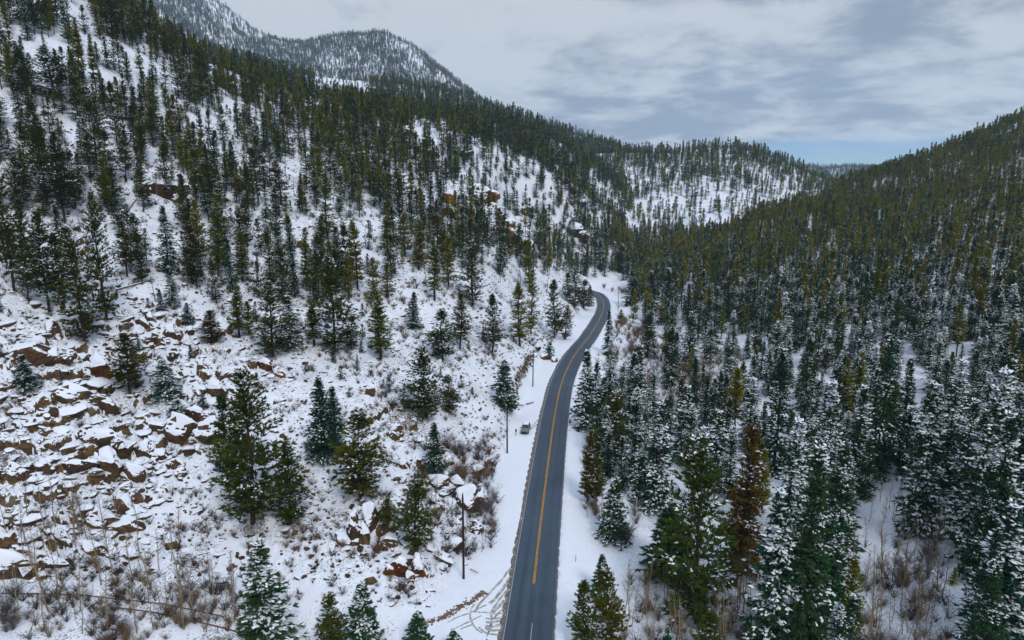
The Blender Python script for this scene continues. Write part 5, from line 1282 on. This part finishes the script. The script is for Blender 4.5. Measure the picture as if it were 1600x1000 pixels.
# torn orange stump
X, Y, z = seat(1037, 796); Hs = float((s_of(756)-s_of(796))*Y); t_ = thing('broken_snag', 'broken orange-brown tree stump standing among snowy spruces', 'stump', (X, Y, z-.2), (0, .03, 0))
V, Fq = tube([(0, 0, 0), (.05, 0, Hs*.4), (0, 0, Hs*.85), (.06, 0, Hs+.2)], [.34, .30, .27, .24], 9); part('trunk', mk('trunk', V, Fq, ORANGE), t_)
ps = [tube([(.2*math.cos(a), .2*math.sin(a), Hs+.05), (.14*math.cos(a)+.05, .14*math.sin(a), Hs+.35+.4*((k*7) % 3)/2)], [.12, .01], 4) for k, a in enumerate(np.linspace(0, 2*PI, 7)[:-1])]
V, Fq = join(ps); part('splinters', mk('splinters', V, Fq, ORANGE), t_)
def log(pa, pb, r_, lab, branches=3):
    A, B = seat(*pa), seat(*pb)
    if A is None or B is None: return
    A = np.array(A)+[0, 0, .35]; B = np.array(B)+[0, 0, .35]; M_ = (A+B)/2
    t_ = thing('fallen_log', lab, 'fallen log', tuple(M_)); V, Fq = tube([A-M_, (A-M_)*.3+[0, 0, .05], (B-M_)*.4, B-M_], [r_, r_*.9, r_*.75, r_*.5], 8); part('trunk', mk('trunk', V, Fq, LOGM), t_)
    ln = np.linalg.norm(B-A)
    for k in range(branches):
        f = rng.uniform(.5, .98); q = (A-M_)*(1-f)+(B-M_)*f; a = rng.uniform(0, 6.3); l = ln*.10
        V, Fq = tube([q, q+np.array([math.cos(a)*l, math.sin(a)*l, l*.8])], [.04, .012], 4); part('branch', mk('branch', V, Fq, LOGM), t_)
    V, Fq = tube([(A-M_)+[0, 0, r_*.75], (A-M_)*.3+[0, 0, .05+r_*.72], (B-M_)*.4+[0, 0, r_*.62], (B-M_)+[0, 0, r_*.4]], [r_*.55, r_*.6, r_*.45, r_*.2], 6); part('snow_cap', mk('snow_cap', V, Fq, SNOWM), t_)
log((181,456), (236,440), .26, 'reddish fallen log lying across the snow below the mid green pine')
log((214,160), (250,128), .2, 'fallen trunk high on the upper slope right of the snow chute')
log((120,155), (92,165), .2, 'short fallen trunk at the foot of the broad olive pine')
log((700,452), (724,425), .2, 'fallen log leaning uphill near the two-tiered pine')
log((801,634), (819,635), .22, 'left one of two dark logs lying behind the parked car', 1)
log((823,633), (834,630), .22, 'right one of two dark logs lying behind the parked car', 1)
log((735,892), (748,898), .10, 'short grey log beside the near utility pole foot', 1)
log((1400,842), (1432,832), .12, 'snow-covered log bridging the glade', 2)
log((198,332), (215,310), .2, 'fallen trunk beside the tan hillside boulder', 2)
log((330,118), (352,150), .18, 'leaning dead trunk high on the upper slope', 2)
PIPE = plain('rusty_pipe', (.13, .055, .035), .7, .4, var=.35)
def pipe(pts, r_, lab):
    A = [seat(a, b) for a, b in pts]; A = np.array([q for q in A if q is not None])+[0, 0, .45]; M_ = A.mean(0)
    t_ = thing('pipe', lab, 'pipe', tuple(M_)); n = len(A)
    for i in range(n-1):
        V, Fq = tube([A[i]-M_, A[i+1]-M_], [r_, r_], 8); part('pipe_length', mk('pipe_length', V, Fq, PIPE), t_)
        V, Fq = tube([A[i+1]-M_+(A[i]-A[i+1])*.012, A[i+1]-M_-(A[i]-A[i+1])*.012], [r_*1.35, r_*1.35], 8); part('coupling', mk('coupling', V, Fq, PIPE), t_)
        V, Fq = tube([A[i]-M_, A[i]-M_-[0, 0, .6]], [.05, .05], 5); part('support', mk('support', V, Fq, PIPE), t_)
pipe([(-20,931), (60,932), (130,934), (200,942), (255,948), (305,958), (350,968)], .075, 'upper long thin rusty pipe running through the lower left saplings')
pipe([(185,954), (240,961), (290,972), (340,983), (375,993)], .085, 'lower shorter rusty pipe running behind the bottom-left spruce')

# ------------------------------------------------------------------ parked car and the person beside it
CARP = plain('grey_green_paint', (.13, .16, .155), .35, .5, var=.1); GLS = plain('dark_glass', (.010, .012, .016), .08, .6, var=.1); RUB = plain('tyre_rubber', (.015, .015, .015), .9); TRIM = plain('black_trim', (.02, .02, .022), .6); LMP = plain('lamp_glass', (.55, .56, .58), .2, .6); RED = plain('red_lamp', (.30, .015, .012), .3, .5); RIM = plain('alloy', (.35, .36, .37), .4, .5, metal=.7)
X, Y, z = seat(821.5, 678); 
car = thing('parked_car', 'grey-green off-roader with snow on its roof parked in the snowy lay-by', 'car', (X, Y+1.6, float(ground(X, Y+1.6))), (0, 0, -.16))
def loft(sections, m, name, parent, bev=None):
    """sections along the car: (y, [(x, z) half profile from bottom to top]) mirrored"""
    V = []; nP = None
    for y, pr in sections:
        full = [(x, zz) for x, zz in pr]+[(-x, zz) for x, zz in reversed(pr)]; nP = len(full)
        V += [(x, y, zz) for x, zz in full]
    Fs = [tuple(range(nP))[::-1], tuple(range((len(sections)-1)*nP, len(sections)*nP))]
    for i in range(len(sections)-1):
        for k in range(nP): Fs.append((i*nP+k, i*nP+(k+1) % nP, (i+1)*nP+(k+1) % nP, (i+1)*nP+k))
    me = bpy.data.meshes.new(name); me.from_pydata(V, [], Fs); me.materials.append(m); me.update()
    bm = bmesh.new(); bm.from_mesh(me); bmesh.ops.recalc_face_normals(bm, faces=bm.faces[:]); bm.to_mesh(me); bm.free()
    return part(name, me, parent)
def low(w_, h0, h1): return [(w_*.92, h0), (w_, h0+.12), (w_, h1-.10), (w_*.94, h1)]
loft([(-2.28, low(.78, .45, .86)), (-2.18, low(.86, .38, .98)), (-1.2, low(.92, .34, 1.06)), (-.7, low(.93, .34, 1.10)), (1.5, low(.93, .34, 1.12)), (2.1, low(.91, .36, 1.12)), (2.25, low(.84, .45, 1.05))], CARP, 'body', car)
def cab(w0, w1, h0, h1): return [(w0, h0), (w1+(w0-w1)*.15, h1-.12), (w1, h1-.02), (w1*.8, h1)]
loft([(-.78, cab(.86, .84, 1.08, 1.13)), (-.05, cab(.87, .70, 1.08, 1.70)), (.4, cab(.88, .72, 1.08, 1.76)), (1.6, cab(.88, .71, 1.08, 1.75)), (2.02, cab(.86, .66, 1.08, 1.66)), (2.2, cab(.84, .78, 1.07, 1.12))], CARP, 'cabin', car)
def quad(name, pts, m, parent=car, th=.012):
    P = np.array(pts, float); n = nrm(np.cross(P[1]-P[0], P[3]-P[0])); V = np.r_[P+n*th, P-n*th]
    me = bpy.data.meshes.new(name); me.from_pydata([tuple(v) for v in V], [], [(0, 1, 2, 3), (7, 6, 5, 4), (0, 4, 5, 1), (1, 5, 6, 2), (2, 6, 7, 3), (3, 7, 4, 0)]); me.materials.append(m); me.update(); return part(name, me, parent)
quad('windscreen', [(-.74, -.74, 1.16), (.74, -.74, 1.16), (.62, -.13, 1.66), (-.62, -.13, 1.66)], GLS)
quad('rear_window', [(-.66, 2.19, 1.18), (.66, 2.19, 1.18), (.56, 2.06, 1.58), (-.56, 2.06, 1.58)], GLS)
for s in (-1, 1):
    quad('side_window', [(s*.878, -.45, 1.16), (s*.885, .55, 1.16), (s*.775, .55, 1.60), (s*.775, .02, 1.60)], GLS)
    quad('side_window', [(s*.885, .65, 1.16), (s*.882, 1.75, 1.16), (s*.765, 1.68, 1.60), (s*.775, .65, 1.60)], GLS)
    quad('headlight', [(s*.52, -2.245, .70), (s*.80, -2.225, .70), (s*.80, -2.215, .86), (s*.52, -2.235, .86)], LMP)
    quad('tail_light', [(s*.62, 2.262, .75), (s*.80, 2.25, .75), (s*.80, 2.25, 1.0), (s*.62, 2.262, 1.0)], RED)
    bm = bmesh.new(); bmesh.ops.create_cube(bm, size=1, matrix=Matrix.Translation((s*1.02, -.55, 1.18))@Matrix.Diagonal((.2, .1, .16, 1))); me = bpy.data.meshes.new('mirror'); bm.to_mesh(me); bm.free(); me.materials.append(TRIM); part('mirror', me, car)
    for y in (-1.45, 1.42):
        V, Fq = tube([(s*.74, y, .36), (s*.76, y, .36), (s*.95, y, .36), (s*.97, y, .36)], [.30, .36, .36, .30], 18); wh = part('wheel', mk('wheel', V, Fq, RUB), car)
        V, Fq = tube([(s*.93, y, .36), (s*.975, y, .36), (s*.985, y, .36)], [.23, .22, .03], 14); part('rim', mk('rim', V, Fq, RIM), wh)
quad('grille', [(-.48, -2.285, .58), (.48, -2.285, .58), (.48, -2.27, .84), (-.48, -2.27, .84)], TRIM)
loft([(-2.34, [(.74, .40), (.76, .44), (.76, .52), (.74, .56)]), (-2.24, [(.88, .36), (.9, .42), (.9, .54), (.88, .58)])], TRIM, 'bumper', car)
loft([(.0, [(.60, 1.715), (.60, 1.73), (.55, 1.76), (.3, 1.77)]), (.5, [(.64, 1.765), (.64, 1.79), (.6, 1.83), (.3, 1.85)]), (1.5, [(.62, 1.755), (.62, 1.785), (.58, 1.82), (.3, 1.84)]), (1.85, [(.55, 1.69), (.55, 1.71), (.5, 1.73), (.3, 1.74)])], SNOWM, 'roof_snow', car)

def person(px, py):
    X, Y, z = seat(px, py)
    t_ = thing('person', 'person in a dark jacket and pale grey trousers standing by the parked car', 'person', (X, Y, z-.02), (0, 0, 2.2))
    J = {'pel': ((0, 0, .95), .15), 'bel': ((0, .01, 1.10), .145), 'che': ((0, 0, 1.30), .17), 'nek0': ((0, 0, 1.46), .075), 'nek': ((0, .01, 1.52), .058), 'hd0': ((0, .025, 1.60), .088), 'hd1': ((0, .03, 1.69), .095), 'hd2': ((0, .02, 1.76), .06)}
    E = [('pel', 'bel'), ('bel', 'che'), ('che', 'nek0'), ('nek0', 'nek'), ('nek', 'hd0'), ('hd0', 'hd1'), ('hd1', 'hd2')]
    for s, a in ((-1, 'l'), (1, 'r')):
        J.update({'sh'+a: ((s*.17, 0, 1.42), .075), 'el'+a: ((s*.25, -.02, 1.15), .052), 'wr'+a: ((s*.25, .08, .92), .038), 'hp'+a: ((s*.10, 0, .88), .105), 'kn'+a: ((s*.11, .03, .50), .068), 'an'+a: ((s*.12, -.01, .10), .048), 'to'+a: ((s*.14, .15, .045), .045), 'pa'+a: ((s*.25, .11, .86), .036)})
        E += [('che', 'sh'+a), ('sh'+a, 'el'+a), ('el'+a, 'wr'+a), ('wr'+a, 'pa'+a), ('pel', 'hp'+a), ('hp'+a, 'kn'+a), ('kn'+a, 'an'+a), ('an'+a, 'to'+a)]
        for k, (fx, ln) in enumerate(((-.022, .075), (-.007, .085), (.008, .08), (.023, .065))):
            J['f%d%s' % (k, a)] = ((s*.25+fx, .135, .83), .011); J['g%d%s' % (k, a)] = ((s*.25+fx, .145, .83-ln), .009); E += [('pa'+a, 'f%d%s' % (k, a)), ('f%d%s' % (k, a), 'g%d%s' % (k, a))]
        J['th'+a] = ((s*.25-s*.045, .14, .84), .012); J['tt'+a] = ((s*.25-s*.05, .165, .80), .010); E += [('pa'+a, 'th'+a), ('th'+a, 'tt'+a)]
    ks = list(J); me = bpy.data.meshes.new('body'); me.from_pydata([J[k][0] for k in ks], [(ks.index(a), ks.index(b)) for a, b in E], [])
    o = bpy.data.objects.new('body', me); COL.objects.link(o)
    md = o.modifiers.new('skin', 'SKIN'); sv = me.skin_vertices[0].data
    for i, k in enumerate(ks): sv[i].radius = (J[k][1]*(1.15 if k in ('che', 'bel', 'pel') else 1), J[k][1]*(.8 if k in ('che', 'bel', 'pel') else 1)); sv[i].use_root = k == 'pel'
    sb = o.modifiers.new('sub', 'SUBSURF'); sb.levels = 1; sb.render_levels = 1
    dg = bpy.context.evaluated_depsgraph_get(); m2 = bpy.data.meshes.new_from_object(o.evaluated_get(dg)); bpy.data.objects.remove(o)
    mats = [plain('dark_jacket', (.016, .017, .022), .8), plain('pale_trousers', (.36, .36, .38), .9), plain('skin', (.45, .26, .18), .6), plain('boots', (.03, .024, .02), .8), plain('dark_hair', (.018, .013, .010), .8)]
    m2.materials.clear()
    for m in mats: m2.materials.append(m)
    for p in m2.polygons:
        c = p.center
        p.material_index = 2 if (c.z > 1.50 and not (c.z > 1.70 or (c.y < .0 and c.z > 1.56))) or (abs(c.x) > .2 and c.z < .90 and c.z > .7) else 4 if c.z > 1.5 else 0 if c.z > .84 else 1 if c.z > .13 else 3
        p.use_smooth = True
    part('body', m2, t_)
    bm = bmesh.new()
    for ex in (-.034, .034): bmesh.ops.create_uvsphere(bm, u_segments=8, v_segments=6, radius=.013, matrix=Matrix.Translation((ex, .118, 1.665)))
    me = bpy.data.meshes.new('eyes'); bm.to_mesh(me); bm.free(); me.materials.append(mats[4]); part('eyes', me, t_)
    bm = bmesh.new(); bmesh.ops.create_cone(bm, segments=6, radius1=.02, radius2=.008, depth=.05, matrix=Matrix.Translation((0, .128, 1.635))); me = bpy.data.meshes.new('nose'); bm.to_mesh(me); bm.free(); me.materials.append(mats[2]); part('nose', me, t_)
person(806.3, 680)
